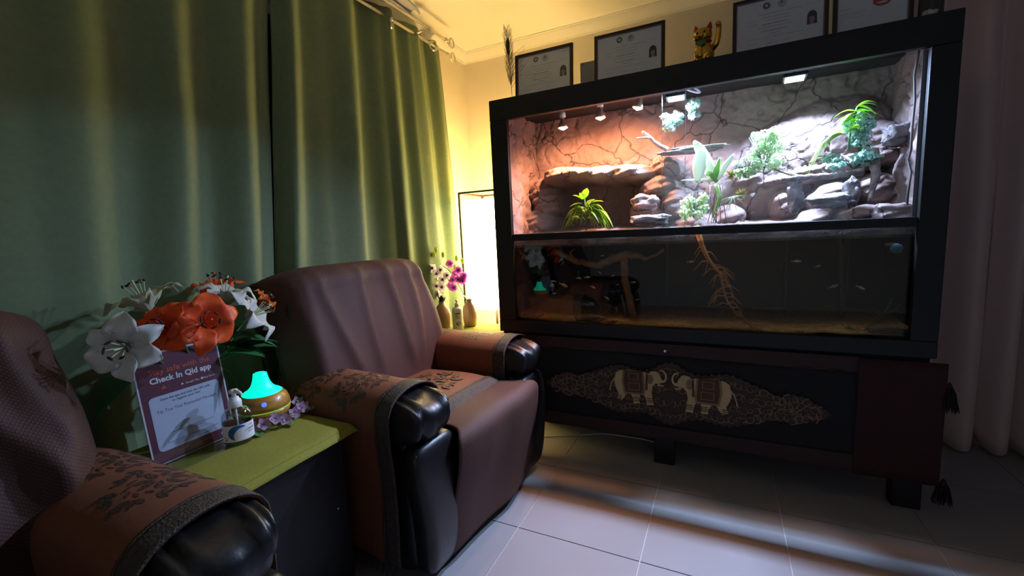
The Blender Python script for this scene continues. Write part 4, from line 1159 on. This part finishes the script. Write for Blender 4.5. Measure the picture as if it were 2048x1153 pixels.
rock('grey stone right of the spiky plant', Y(1800, 268, 2.3), (.05, .05, .035), M['rock2'], 10, e=.5)

# ------------------------------------------------------------------ inside the fish tank
wood('sunken_branch', 'arched brown branch in the fish tank', [[(Y(1112, 503, 2.2), .012), (Y(1150, 522, 2.2), .016), (Y(1195, 532, 2.2), .018), (Y(1226, 518, 2.19), .020), (Y(1252, 509, 2.17), .020), (Y(1276, 512, 2.17), .015), (Y(1290, 518, 2.18), .009), (Y(1312, 510, 2.17), .007), (Y(1328, 500, 2.17), .007)], [(Y(1150, 522, 2.2), .008), (Y(1140, 505, 2.2), .005), (Y(1150, 498, 2.2), .004)], [(Y(1248, 512, 2.19), .02), (Y(1250, 560, 2.22), .018), (Y(1268, 640, 2.26), .02)]], mat('sunken wood', (206, 172, 138), .75, var=(160, 128, 98), vscale=30, bump=.5, bscale=60), seed=6)
rt_paths = [[(Y(1392, 452, 2.068), .013), (Y(1404, 492, 2.068), .011), (Y(1416, 518, 2.068), .008), (Y(1440, 548, 2.066), .0055), (Y(1446, 575, 2.066), .0048), (Y(1454, 602, 2.066), .0045), (Y(1468, 622, 2.068), .004), (Y(1498, 650, 2.068), .003), (Y(1528, 664, 2.068), .0014)]]
rnd = random.Random(21); main = rt_paths[0]
for k in range(46):
    i = rnd.choice((2, 3, 3, 4, 4, 5, 5, 6, 6, 7, 7, 8)); a, b = main[i - 1][0], main[i][0]; f = rnd.random(); p = a.lerp(b, f)
    dx = rnd.choice((-1, 1, 1)) * rnd.uniform(.02, .075); dz = -rnd.uniform(.01, .07)
    e1 = p + Vector((dx * .45, rnd.uniform(-.010, .03), dz * .2 + .008)); e2 = p + Vector((dx, rnd.uniform(-.012, .05), dz))
    rt_paths.append([(p, .0030), (e1, .0023), (e2, .0009)])
    if k % 2: rt_paths.append([(e1, .0019), (e1 + Vector((dx * .2, .01, dz * .8)), .0008)])
wood('hanging_root', 'tangled golden root hanging down into the fish tank', rt_paths, mat('golden root', (232, 168, 92), .7, var=(196, 134, 68), vscale=40), n=6, seed=7, cat='root')
FISH = ["largest silver fish, nose down near the reddish end of the tank", "upper left fish of the tight trio below the arched branch", "upper right fish of the tight trio below the arched branch",
        "lowest fish of the tight trio below the arched branch", "tiny steeply tilted fish just under the arched branch", "tiny fish close to the left side of the branch's descending stem", "small bright fish just right of the branch's descending stem",
        "nose-down fish hovering above the flat brown tank stone", "faint fish low beside the branch's descending stem", "lone fish swimming above the arched branch", "lone fish just left of the hanging root",
        "level fish in the dark water right of the hanging root", "tiny upward-tilted fish left of the filter pipe", "long fish next to the grey filter pipe", "nose-down fish right of the grey filter pipe", "steeply rising fish by the start of the arched branch", "smallest fish, between the trio and the branch stem"]
m_fish = mat('silver fish', (240, 234, 212), .35, .0)
for i, (u, v, L, a, yy) in enumerate(((1128, 571, .045, -20, 2.14), (1158, 557, .030, -3, 2.13), (1175, 555, .028, 4, 2.13), (1186, 575, .030, -18, 2.13), (1200, 546, .02, -40, 2.2), (1226, 552, .018, 20, 2.2), (1268, 565, .022, 4, 2.14), (1214, 597, .03, -32, 2.18), (1275, 600, .022, 10, 2.2), (1205, 512, .024, 5, 2.3), (1382, 524, .03, 8, 2.2), (1594, 523, .032, 2, 2.2), (1636, 533, .02, 25, 2.2), (1668, 573, .04, 18, 2.25), (1722, 576, .03, -25, 2.2), (1122, 520, .03, 40, 2.2), (1235, 570, .018, 5, 2.22))):
    p = Y(u, v, yy); t = tag(MB().superell((0, 0, 0), (.5 * L, .07 * L, .17 * L), 1, 1, 16, 10, lambda q, n: Vector((q.x, q.y * (1 - .4 * (n[0] > 0) * n[0]), q.z * (1 - .55 * max(0, -n[0]))))).build('fish', m_fish), FISH[i], 'fish', 'small silver fish in the tank')
    t.location = p; t.rotation_euler = (0, math.radians(-a), math.radians(random.uniform(-25, 25)))
    MB().poly([(-.45 * L, -.0006, 0), (-.66 * L, -.0006, .15 * L), (-.6 * L, -.0006, 0), (-.66 * L, -.0006, -.15 * L)], t=(0, .0012, 0)).build('tail_fin', m_fish, t, smooth=False)
    MB().poly([(.1 * L, -.0005, .15 * L), (-.2 * L, -.0005, .12 * L), (-.16 * L, -.0005, .24 * L)], t=(0, .001, 0)).build('back_fin', m_fish, t, smooth=False)
for k, (u, v, r, m, lab_) in enumerate(((1180, 640, (.06, .04, .022), M['wood'], 'flat brown stone on the tank floor at the left'), (1222, 648, (.03, .03, .014), M['wood'], 'small tan stone beside the flat brown stone in the tank'), (1065, 632, (.05, .05, .025), M['rock'], 'reddish stone in the tank corner by the frame'), (1780, 668, (.06, .04, .02), M['rock2'], 'grey stone in the far tank corner under the weeds'), (1610, 668, (.04, .03, .012), M['wood'], 'low tan stone on the tank floor near the weeds'))):
    rock(lab_, Y(u, v, 2.10) + Vector((0, 0, 0)), r, m, 30 + k, 'stones on the tank floor')
m_weed = mat('olive water weed', (128, 136, 60), .6, transl=.2)
for k, (u, v, dirs, lab_) in enumerate(((1718, 672, ((-.9, .75), (-.5, .6), (.8, .8), (1.2, 1.1)), 'olive water weed low on the tank floor'), (1765, 640, ((-.9, .35), (.5, 1.3), (.9, .9), (-.3, .6)), 'dim wiry water weed in the far tank corner'))):
    t = thing('water_weed', lab_, 'plant', Y(u, v, 2.11), group='water weeds'); rnd = random.Random(k)
    for a, b in dirs:
        P = [Vector((a * .06 * s / 6, .005 * s, b * .06 * s / 6 + .006 * math.sin(s))) for s in range(7)]
        stx = MB().tube(P, .0016, 5).build('stem', m_weed, t)
        lb2 = MB()
        for s in range(1, 7):
            for d_ in (-1, 1): lb2.add(*[(q.v, q.f) for q in [leaf_mesh(P[s], (d_ * .8, -.3, .6), .014, .004, .1, n=3)]][0])
        lb2.build('leaves', m_weed, stx)
p = Y(1808, 498, 2.020)
t = thing('glass_scrubber', 'round blue scrubber pad at the upper tank corner', 'tank tool', (p.x - .012, 2.045, p.z))
MB().lathe([(.016, 0), (.0185, .003), (.0185, .012), (.015, .015)], 22, (0, 0, 0), (0, 1, 0)).build('scrub_pad', mat('blue scrub pad', (70, 150, 200), .8, bump=.5, bscale=300), t)
MB().box((-.034, .004, .010), (-.004, .012, .020)).build('clip', M['wood'], t, smooth=False, bevel=.001)
hp = [Y(1678, 470, 2.3), Y(1683, 500, 2.3), Y(1684, 640, 2.3)]
tag(MB().tube(hp, .008, 10).build('filter_pipe', mat('grey filter pipe', (104, 104, 100), .4)), 'grey vertical filter pipe in the dark part of the tank', 'pipe')
hp = [Y(1243, 590, 2.24), Y(1248, 610, 2.24), Y(1254, 645, 2.24)]
tag(MB().tube(hp, .006, 8).build('air_tube', mat('pale air tube', (150, 150, 150), .4)), 'short pale tube standing under the arched branch', 'pipe')

# ------------------------------------------------------------------ stand and its embroidered hanging
sd_ = thing('tank_stand', 'black wooden stand carrying the big cabinet, legs under the hanging', 'stand', (-.18, 2.31, 0))
box('stand_top', (-.87, -.285, .54), (.87, .30, .6), CB, sd_)
for x in (-.83, -.05, .83):
    for y in (-.26, .26): box('leg', (x - .045, y - .03, 0), (x + .045, y + .03, .54), CB, sd_)
box('side_light_block', (-.868, .02, .02), (-.85, .29, .54), CB, sd_); box('back_light_block', (-.85, .275, .01), (.85, .29, .54), CB, sd_); box('cross_rail', (-.83, -.25, .17), (.83, -.22, .25), CB, sd_); box('cross_rail', (-.83, .22, .17), (.83, .25, .25), CB, sd_)  # side and back boards added, unseen, to block lamp light under the stand
YC = 1.992
m_hf = mat('black hanging cloth', (9, 7, 8), .8, bump=.2, bscale=300); m_hr = mat('dark red hanging cloth', (50, 15, 14), .85, bump=.2, bscale=300)
m_hb = mat('brown red border', (54, 32, 30), .8, bump=.2, bscale=300); m_sc = mat('dull gold scroll embroidery', (132, 106, 80), .75, bump=.5, bscale=260)
m_ec = mat('cream elephant embroidery', (190, 164, 116), .7, bump=.4, bscale=300); m_er = mat('red brown saddle embroidery', (84, 48, 32), .7, bump=.4, bscale=300); m_eg = mat('gold edging', (128, 102, 62), .6)
hg = thing('elephant_hanging', 'dark embroidered hanging with two facing elephants, draped below the tank', 'wall hanging')
def cl(name, x0, x1, z0, z1, m, off=0.0, amp=.004):
    def f(u, v):
        x = x0 + (x1 - x0) * u; z = z1 + (z0 - z1) * v
        return (x, YC - off - amp * nz(x * 5, z * 4, 1) * (.4 + v) , z - .004 * math.sin(x * 5) * v)
    return MB().grid(60, 16, f, uvf=lambda u, v: (u, v)).build(name, m, hg, solid=.003)
HX0, HX1, HZ0, HZ1 = -1.04, .728, .135, .592
cl('black_field', -.86, .478, .195, .538, m_hf)
cl('border', -.86, .478, .535, HZ1, m_hb, .001); cl('border', -.86, .478, HZ0 + .0, .198, m_hb, .001)
cl('red_end', .475, HX1, HZ0 - .012, HZ1 - .004, m_hr, .002); cl('red_end', HX0, -.857, HZ0, HZ1, m_hr, .002)
def tassel(x, z, L, r, lean=0.0):
    b = MB(); rn = random.Random(int(x * 999 + z * 77))
    for k in range(46):
        a = rn.uniform(0, 6.28); q = r * rn.random() ** .5
        b.tube([(x, YC, z), (x + lean * L * .4 + q * math.cos(a) * .6, YC + q * math.sin(a) * .6, z - L * .35), (x + lean * L + q * math.cos(a), YC + q * math.sin(a), z - L * rn.uniform(.85, 1.0))], [.002, .0022, .0014], 5)
    o = b.build('tassel', mat('dark tassel thread', (26, 12, 12), .9), hg)
    MB().superell((x, YC, z - L * .14), (.009, .009, .012), 1, 1, 12, 8).build('tassel_knot', m_hr, o)
tassel(.735, .520, .11, .028, .05); tassel(.742, .155, .10, .032, .0); tassel(-1.045, .155, .1, .03)
# scrolled ground of the embroidery
cx_, cz_ = -.2, .352
def lobe(t):
    w = 1.0
    a = abs(t); return .125 * (1 - a ** 2.2) ** .7 * (1 - .35 * math.exp(-((a - .70) / .08) ** 2)) * (1 + .10 * math.cos(a * 16)) + .02 * math.exp(-(t / .10) ** 2)
gr = MB()
N_ = 120
top_ = [(cx_ + .60 * (2 * i / N_ - 1), cz_ + lobe(2 * i / N_ - 1) + .006 * math.sin(i * 2.3)) for i in range(N_ + 1)]
bot_ = [(cx_ + .60 * (2 * i / N_ - 1), cz_ - .85 * lobe(2 * i / N_ - 1) - .006 * math.sin(i * 2.1)) for i in range(N_ + 1)]
yy = YC - .008
vs2 = [(x, yy, z) for x, z in top_] + [(x, yy, z) for x, z in bot_]
m_sg = mat('brown scroll ground', (76, 58, 48), .85, var=(54, 39, 33), vscale=80)
gr.add(vs2, [(i, N_ + 1 + i, N_ + 2 + i, i + 1) for i in range(N_)]).build('scroll_ground', m_sg, hg, smooth=False, solid=.003)
scr = MB(); rn = random.Random(9)
for sgx in (-1, 1):
    for k in range(26):
        t_ = .02 + .95 * k / 26; hgt = lobe(t_)
        for j in (-1, 1):
            for w in (.25, .72):
                x = cx_ + sgx * .60 * t_; z = cz_ + j * hgt * w * (1 if j > 0 else .85); R0 = .020 * (.6 + .6 * rn.random()) * (1 if hgt > .04 else .5); a0 = rn.uniform(0, 6.28)
                pts = [(x + R0 * (1 - s / 13) * math.cos(a0 + s * .55), yy - .0025, z + R0 * (1 - s / 13) * math.sin(a0 + s * .55)) for s in range(11)]
                scr.tube(pts, [.0032 - .0002 * s for s in range(11)], 5)
so = scr.build('scroll_embroidery', m_sc, hg); so['kind'] = 'stuff'
EL_BODY = [(-.108, .052), (-.102, .075), (-.08, .088), (-.04, .092), (.0, .090), (.035, .086), (.052, .080), (.062, .092), (.080, .094), (.098, .084), (.108, .066), (.112, .054),
           (.110, .040), (.100, .034), (.084, .036), (.070, .020), (.064, -.010), (.068, -.050), (.072, -.074), (.040, -.076), (.038, -.050), (.030, -.030), (.010, -.026), (.004, -.050), (.008, -.072), (-.022, -.074), (-.022, -.050), (-.036, -.026), (-.056, -.030), (-.066, -.050), (-.080, -.066), (-.104, -.054), (-.092, -.030), (-.106, .0), (-.112, .03)]
TRUNK = [(.104, .052, .016), (.116, .047, .012), (.126, .053, .010), (.131, .066, .0085), (.130, .082, .0075), (.123, .095, .007), (.113, .102, .0065), (.106, .098, .006)]
def elephant(cx, cz, s, f, tilt):
    c_, s_ = math.cos(tilt), math.sin(tilt)
    def P(x, z, o): x *= s * f; z *= s; return (cx + x * c_ - z * s_, yy - .004 - o, cz + x * s_ + z * c_)
    e = MB().poly([P(x, z, 0) for x, z in EL_BODY], t=(0, -.004, 0)).build('elephant', m_ec, hg, smooth=False)
    trk = MB(); vs = []
    for i, (x, z, w) in enumerate(TRUNK):
        x2, z2, _ = TRUNK[min(i + 1, len(TRUNK) - 1)]; x1, z1, _ = TRUNK[max(i - 1, 0)]; l = math.hypot(x2 - x1, z2 - z1); nx_, nz_ = -(z2 - z1) / l, (x2 - x1) / l
        vs += [P(x + nx_ * w * .5, z + nz_ * w * .5, .004), P(x - nx_ * w * .5, z - nz_ * w * .5, .004)]
    trk.add(vs, [(2 * i, 2 * i + 1, 2 * i + 3, 2 * i + 2) for i in range(len(TRUNK) - 1)]).build('elephant_trunk', m_ec, e, smooth=False, solid=.004)
    def patch(name, pl, m, o): return MB().poly([P(x, z, o) for x, z in pl], t=(0, -.0016, 0)).build(name, m, e, smooth=False)
    patch('saddle_border', [(-.07, .090), (.03, .089), (.036, .0), (.03, -.028), (-.066, -.028), (-.076, .03)], m_eg, .0041)
    patch('saddle_cloth', [(-.060, .090), (.022, .089), (.026, .0), (.022, -.018), (-.058, -.018), (-.066, .03)], m_er, .0055)
    patch('saddle_panel', [(-.044, .032), (.010, .032), (.012, -.006), (-.044, -.006)], m_eg, .0072)
    patch('saddle_panel', [(-.040, .028), (.006, .028), (.008, -.002), (-.040, -.002)], m_er, .0086)
    patch('saddle_panel', [(-.042, .080), (.006, .080), (.006, .044), (-.042, .044)], m_eg, .0072)
    patch('saddle_panel', [(-.038, .076), (.002, .076), (.002, .048), (-.038, .048)], m_er, .0086)
    patch('ear', [(.046, .074), (.066, .076), (.074, .056), (.068, .036), (.054, .030), (.044, .046)], m_sc, .0041)
    patch('headdress', [(.066, .094), (.082, .097), (.096, .090), (.090, .082), (.078, .086), (.070, .084)], m_ec, .006)
    patch('collar', [(.040, .08), (.048, .08), (.046, .0), (.036, .0)], m_er, .0041)
    patch('tusk', [(.092, .036), (.118, .030), (.126, .036), (.116, .024), (.092, .028)], m_ec, .005)
    for lx in (.056, -.006, -.090):
        for kk in range(3): patch('anklet', [(lx - .014, -.040 - .009 * kk), (lx + .012, -.040 - .009 * kk), (lx + .012, -.043 - .009 * kk), (lx - .014, -.043 - .009 * kk)], m_er, .0041)
    MB().tube([P(-.108, .05, .002), P(-.122, .028, .002), P(-.132, .0, .002), P(-.136, -.018, .002)], [.004 * s, .003 * s, .0025 * s, .004 * s], 6).build('tail', m_ec, e)
elephant(-.340, .372, .96, 1, .02); elephant(-.062, .364, .98, -1, -.02)
rebase(hg, (-.16, YC, .13))
MB_sc = MB().superell((0, 0, 0), (.006, .004, .006), 1, 1, 12, 8).build('round_stud', M['whiteplastic']); MB_sc.location = at(1330, 703, y=1.985)
tag(MB_sc, 'tiny white stud on the border above the elephants', 'stud')

# white lead on the floor
pts = [at(u, v, z=.004) for u, v in ((1060, 876), (1090, 874), (1130, 872), (1165, 871), (1205, 868), (1235, 871), (1290, 880), (1340, 893))]
tag(MB().tube(pts, .003, 6).build('power_lead', M['whiteplastic']), 'thin white lead lying on the tiles under the stand', 'cable')

# ------------------------------------------------------------------ on top of the cabinet
TOP = Z1
m_fr = mat('dark brown picture frame', (44, 28, 22), .4); m_fi2 = mat('frame inner lip', (122, 92, 80), .4); m_ct = mat('certificate paper', (236, 236, 242), .6); m_ink = mat('faded ink', (120, 122, 132), .6)
m_hair = mat('portrait hair', (34, 26, 32), .6); m_skin = mat('portrait skin', (170, 136, 124), .6); m_seal = mat('grey seal', (116, 122, 124), .6); m_red = mat('red seal', (196, 66, 58), .6)


def cert(label, u0, u1, vtop0, style, yy_=2.15, seed=0):
    a = at(u0, vtop0, y=yy_); W = at(u1, vtop0, y=yy_).x - a.x; Hh = .252; lean_ = math.radians(4)
    t = thing('certificate_frame', label, 'picture frame', (a.x, yy_, TOP), group='framed certificates')
    t.rotation_euler = (-lean_, 0, 0)
    fw = .0125
    for q0, q1 in (((0, 0, 0), (W, .014, fw)), ((0, 0, Hh - fw), (W, .014, Hh)), ((0, 0, fw), (fw, .014, Hh - fw)), ((W - fw, 0, fw), (W, .014, Hh - fw))):
        box('frame_bar', (q0[0], q0[1], q0[2]), (q1[0], q1[1], q1[2]), m_fr, t, .0015)
    for q0, q1 in (((fw, .002, fw), (W - fw, .010, fw + .004)), ((fw, .002, Hh - fw - .004), (W - fw, .010, Hh - fw)), ((fw, .002, fw), (fw + .004, .010, Hh - fw)), ((W - fw - .004, .002, fw), (W - fw, .010, Hh - fw))):
        box('inner_lip', q0, q1, m_fi2, t, 0)
    ct = box('certificate', (fw, .007, fw), (W - fw, .012, Hh - fw), m_ct, t, 0)
    box('glazing', (fw + .003, .0035, fw + .003), (W - fw - .003, .0045, Hh - fw - .003), M['acrylic'], t, 0)
    rn = random.Random(seed)
    def squig(x0, x1, z, h_, th):
        b = MB(); n = max(6, int((x1 - x0) / .0022)); P = []
        for i in range(n + 1):
            x = x0 + (x1 - x0) * i / n; P.append((x, .0063, z + h_ * math.sin(i * 1.9 + rn.random()) * rn.uniform(.2, 1)))
        vs = []; fs_ = []
        for p in P: vs += [(p[0], p[1], p[2] - th), (p[0], p[1], p[2] + th)]
        for i in range(n):
            if rn.random() > .1: fs_.append((2 * i, 2 * i + 2, 2 * i + 3, 2 * i + 1))
        b.add(vs, fs_); b.build('handwriting', m_ink, ct, smooth=False)
    def disc(name, cx, cz, r, m, o=.0062):
        MB().poly([(cx + r * math.cos(k * PI / 12), o, cz + r * math.sin(k * PI / 12)) for k in range(24)]).build(name, m, ct, smooth=False)
    k = W / .32
    if style == 'photo':
        disc('round_seal', .118 * k, .212, .014, m_seal); disc('seal_centre', .118 * k, .212, .004, m_ct, .0060)
        disc('pale_emblem', .170 * k, .210, .016, mat('pale emblem', (190, 194, 198), .6)); disc('emblem_bird', .168 * k, .214, .005, m_seal, .0060)
        for (x0, x1, z, h_, th) in ((.09, .24, .180, .003, .0007), (.10, .20, .166, .0015, .0006), (.12, .20, .154, .0015, .0005), (.10, .19, .140, .0022, .0011), (.09, .21, .128, .0015, .0006), (.10, .19, .113, .002, .0010), (.13, .17, .101, .0015, .0006), (.05, .13, .088, .0015, .0005), (.14, .24, .088, .0015, .0005), (.05, .09, .070, .002, .0005), (.12, .16, .064, .004, .0006), (.17, .20, .066, .004, .0006), (.10, .20, .048, .0012, .0005), (.26, .29, .222, .0012, .0005), (.25, .29, .185, .0012, .0005), (.05, .08, .16, .002, .0005), (.05, .09, .145, .0015, .0005)):
            squig(x0 * k, x1 * k, z, h_, th)
        px_, pz_ = .268 * k, .128
        hp_ = [(px_ - .017, .0062, pz_ - .024), (px_ + .017, .0062, pz_ - .024)] + [(px_ + .016 * math.cos(a_), .0062, pz_ + .008 + .02 * math.sin(a_)) for a_ in [i * PI / 10 for i in range(11)]]
        ph = MB().poly(hp_).build('portrait_photo', m_hair, ct, smooth=False)
        MB().poly([(px_ + .0095 * math.cos(i * PI / 8), .0059, pz_ - .003 + .013 * math.sin(i * PI / 8) * (1 if i > 8 else .72)) for i in range(16)]).build('portrait_face', m_skin, ph, smooth=False)
        MB().poly([(px_ - .009, .0059, pz_ - .024), (px_ + .009, .0059, pz_ - .024), (px_ + .006, .0059, pz_ - .015), (px_ - .006, .0059, pz_ - .015)]).build('portrait_shoulders', m_skin, ph, smooth=False)
    else:
        MB().poly([(.200 * k + .028 * math.cos(i * PI / 10) * (1 + .08 * math.sin(i * 3)), .0062, .136 + .019 * math.sin(i * PI / 10)) for i in range(20)]).build('red_seal', m_red, ct, smooth=False)
        MB().poly([(.200 * k + .016 * math.cos(i * PI / 6), .0060, .130 + .003 * math.sin(i * PI / 6)) for i in range(12)]).build('seal_stroke', m_ct, ct, smooth=False)
        for (x0, x1, z, h_, th) in ((.03, .08, .128, .003, .0006), (.03, .14, .112, .0012, .0005), (.03, .12, .104, .0012, .0005), (.03, .13, .096, .0012, .0005), (.03, .05, .085, .002, .0005), (.03, .15, .2, .0015, .0006), (.03, .15, .18, .0015, .0006)): squig(x0 * k, x1 * k, z, h_, th)
    return t


cert('brown framed certificate with the feather at its side', 1026, 1143, 95, 'photo', seed=1)
cert('brown framed certificate between the small grey box and gold cat', 1186, 1329, 55, 'photo', seed=2)
cert('brown framed certificate just right of the gold cat', 1466, 1659, 30, 'photo', seed=3)
cert('framed certificate with a red seal at the cabinet end', 1668, 1830, 10, 'red', seed=4)
# small grey box, dark canister
t = thing('grey_box', 'small grey cardboard box behind the second certificate', 'box', (-.648, 2.22, TOP))
box('carton', (0, 0, 0), (.075, .05, .165), mat('grey card', (168, 160, 150), .7), t, .001); box('flap', (.004, -.001, .150), (.02, .0, .163), mat('grey card shade', (140, 130, 120), .7), t, 0)
t = thing('dark_canister', 'dark ribbed canister at the end of the cabinet top', 'canister', (.655, 2.14, TOP))
MB().lathe([(.03, 0), (.034, .005), (.034, .03), (.0325, .033), (.034, .036), (.034, .10), (.028, .11)], 24).build('canister_body', mat('dark grey plastic', (48, 50, 50), .5), t)
MB().lathe([(.029, .108), (.030, .112), (.030, .128), (.026, .131)], 20).build('canister_lid', M['cabinet'], t)
t = rock('small white pebble in front of the dark canister', (.625, 2.045, TOP + .012), (.016, .014, .013), mat('white pebble', (200, 190, 184), .7), 50, 'loose pebble')
# peacock feather
t = thing('feather', 'dark peacock feather standing beside the first certificate', 'feather', (-.985, 2.12, TOP))
def spine(s): return Vector((-.012 * s + .004, -.01 * s, .36 * s))
MB().tube([spine(i / 10) for i in range(11)], [.0018 - .0013 * i / 10 for i in range(11)], 5).build('quill', mat('feather quill', (190, 180, 140), .5), t)
m_fb = mat('dark feather barb', (36, 38, 22), .6); rn = random.Random(4); eye = MB(); brb = MB()
for k in range(120):
    s = .25 + .75 * (k / 120); sd2 = -1 if k % 2 else 1; p = spine(s); L = (.05 if s < .8 else .045) * rn.uniform(.7, 1.2) * (1.15 - .5 * max(0, s - .8) / .2)
    w = .0007
    P = [p, p + Vector((sd2 * L * .25, rn.uniform(-.006, .006), L * .6)), p + Vector((sd2 * L * .42, rn.uniform(-.01, .01), L * 1.2))]
    brb.tube(P, [w, w * .8, w * .4], 4)
for k in range(7):
    p = spine(.22 + .06 * k); brb.tube([p, p + Vector((.03, -.004, .03)), p + Vector((.06 + .005 * k, -.006, .055)), p + Vector((.085, -.008, .075))][: 3 + (k % 2)], .0007, 4)
bo = brb.build('barbs', m_fb, t); bo['kind'] = 'stuff'
MB().superell(spine(.78), (.011, .002, .042), 1, 1, 16, 10).build('eye_spot', mat('feather eye', (20, 26, 18), .5), t)
# gold beckoning cat
m_go = mat('polished gold', (212, 164, 62), .2, .95, bump=.15, bscale=60); m_rd = mat('red enamel', (176, 42, 28), .3); m_gn = mat('green enamel', (24, 120, 76), .3)
cp = at(1408, 112, y=2.13); ct_ = thing('lucky_cat', 'shiny gold beckoning cat figurine with a raised paw', 'figurine', (cp.x, 2.13, TOP), math.radians(-12)); ct_.scale = (1.12, 1.12, 1.12)
MB().superell((0, 0, .009), (.040, .032, .009), .3, .4).build('plinth', m_go, ct_)
MB().superell((0, 0, .056), (.036, .031, .046), .85, .9, 28, 20, lambda p, n: Vector((p.x * (1 - .25 * max(0, n[2])), p.y, p.z))).build('cat_body', m_go, ct_)
hd = MB().superell((-.004, -.006, .119), (.034, .029, .027), .9, .9, 28, 18).build('cat_head', m_go, ct_)
MB().superell((-.005, -.033, .112), (.013, .008, .009), 1, 1, 14, 10).build('muzzle', m_go, hd)
for sx in (-1, 1):
    MB().lathe([(.0125, 0), (.009, .012), (.004, .022), (.0008, .027)], 10, (-.004 + sx * .021, -.004, .136), (sx * .25, 0, 1)).build('ear', m_rd, hd)
    MB().superell((-.004 + sx * .0125, -.033, .122), (.004, .002, .005), 1, 1, 10, 8).build('eye', M['cabinet'], hd)
    MB().superell((sx * .020, -.026, .030), (.011, .013, .012), .9, .9, 14, 10).build('paw', m_go, ct_)
MB().superell((-.001, -.004, .0945), (.030, .027, .006), .9, .9, 24, 8).build('collar', m_rd, ct_)
MB().poly([(-.020, -.031, .094), (-.004, -.033, .090), (.018, -.031, .095), (.014, -.034, .082), (.0, -.036, .074), (-.014, -.034, .082)], t=(0, -.004, 0)).build('bib', m_gn, ct_, smooth=False)
ra = MB().tube([(.026, -.002, .062), (.043, -.006, .076), (.051, -.008, .098), (.053, -.009, .122), (.053, -.009, .138)], [.011, .0115, .0095, .009, .009], 12).build('raised_arm', m_go, ct_)
MB().superell((.052, -.013, .142), (.010, .012, .009), .9, .9, 14, 10).build('raised_paw', m_go, ra)
MB().superell((-.012, -.033, .056), (.014, .006, .022), .6, .7, 16, 10).build('coin', m_go, ct_)

print('objects', len(bpy.data.objects))
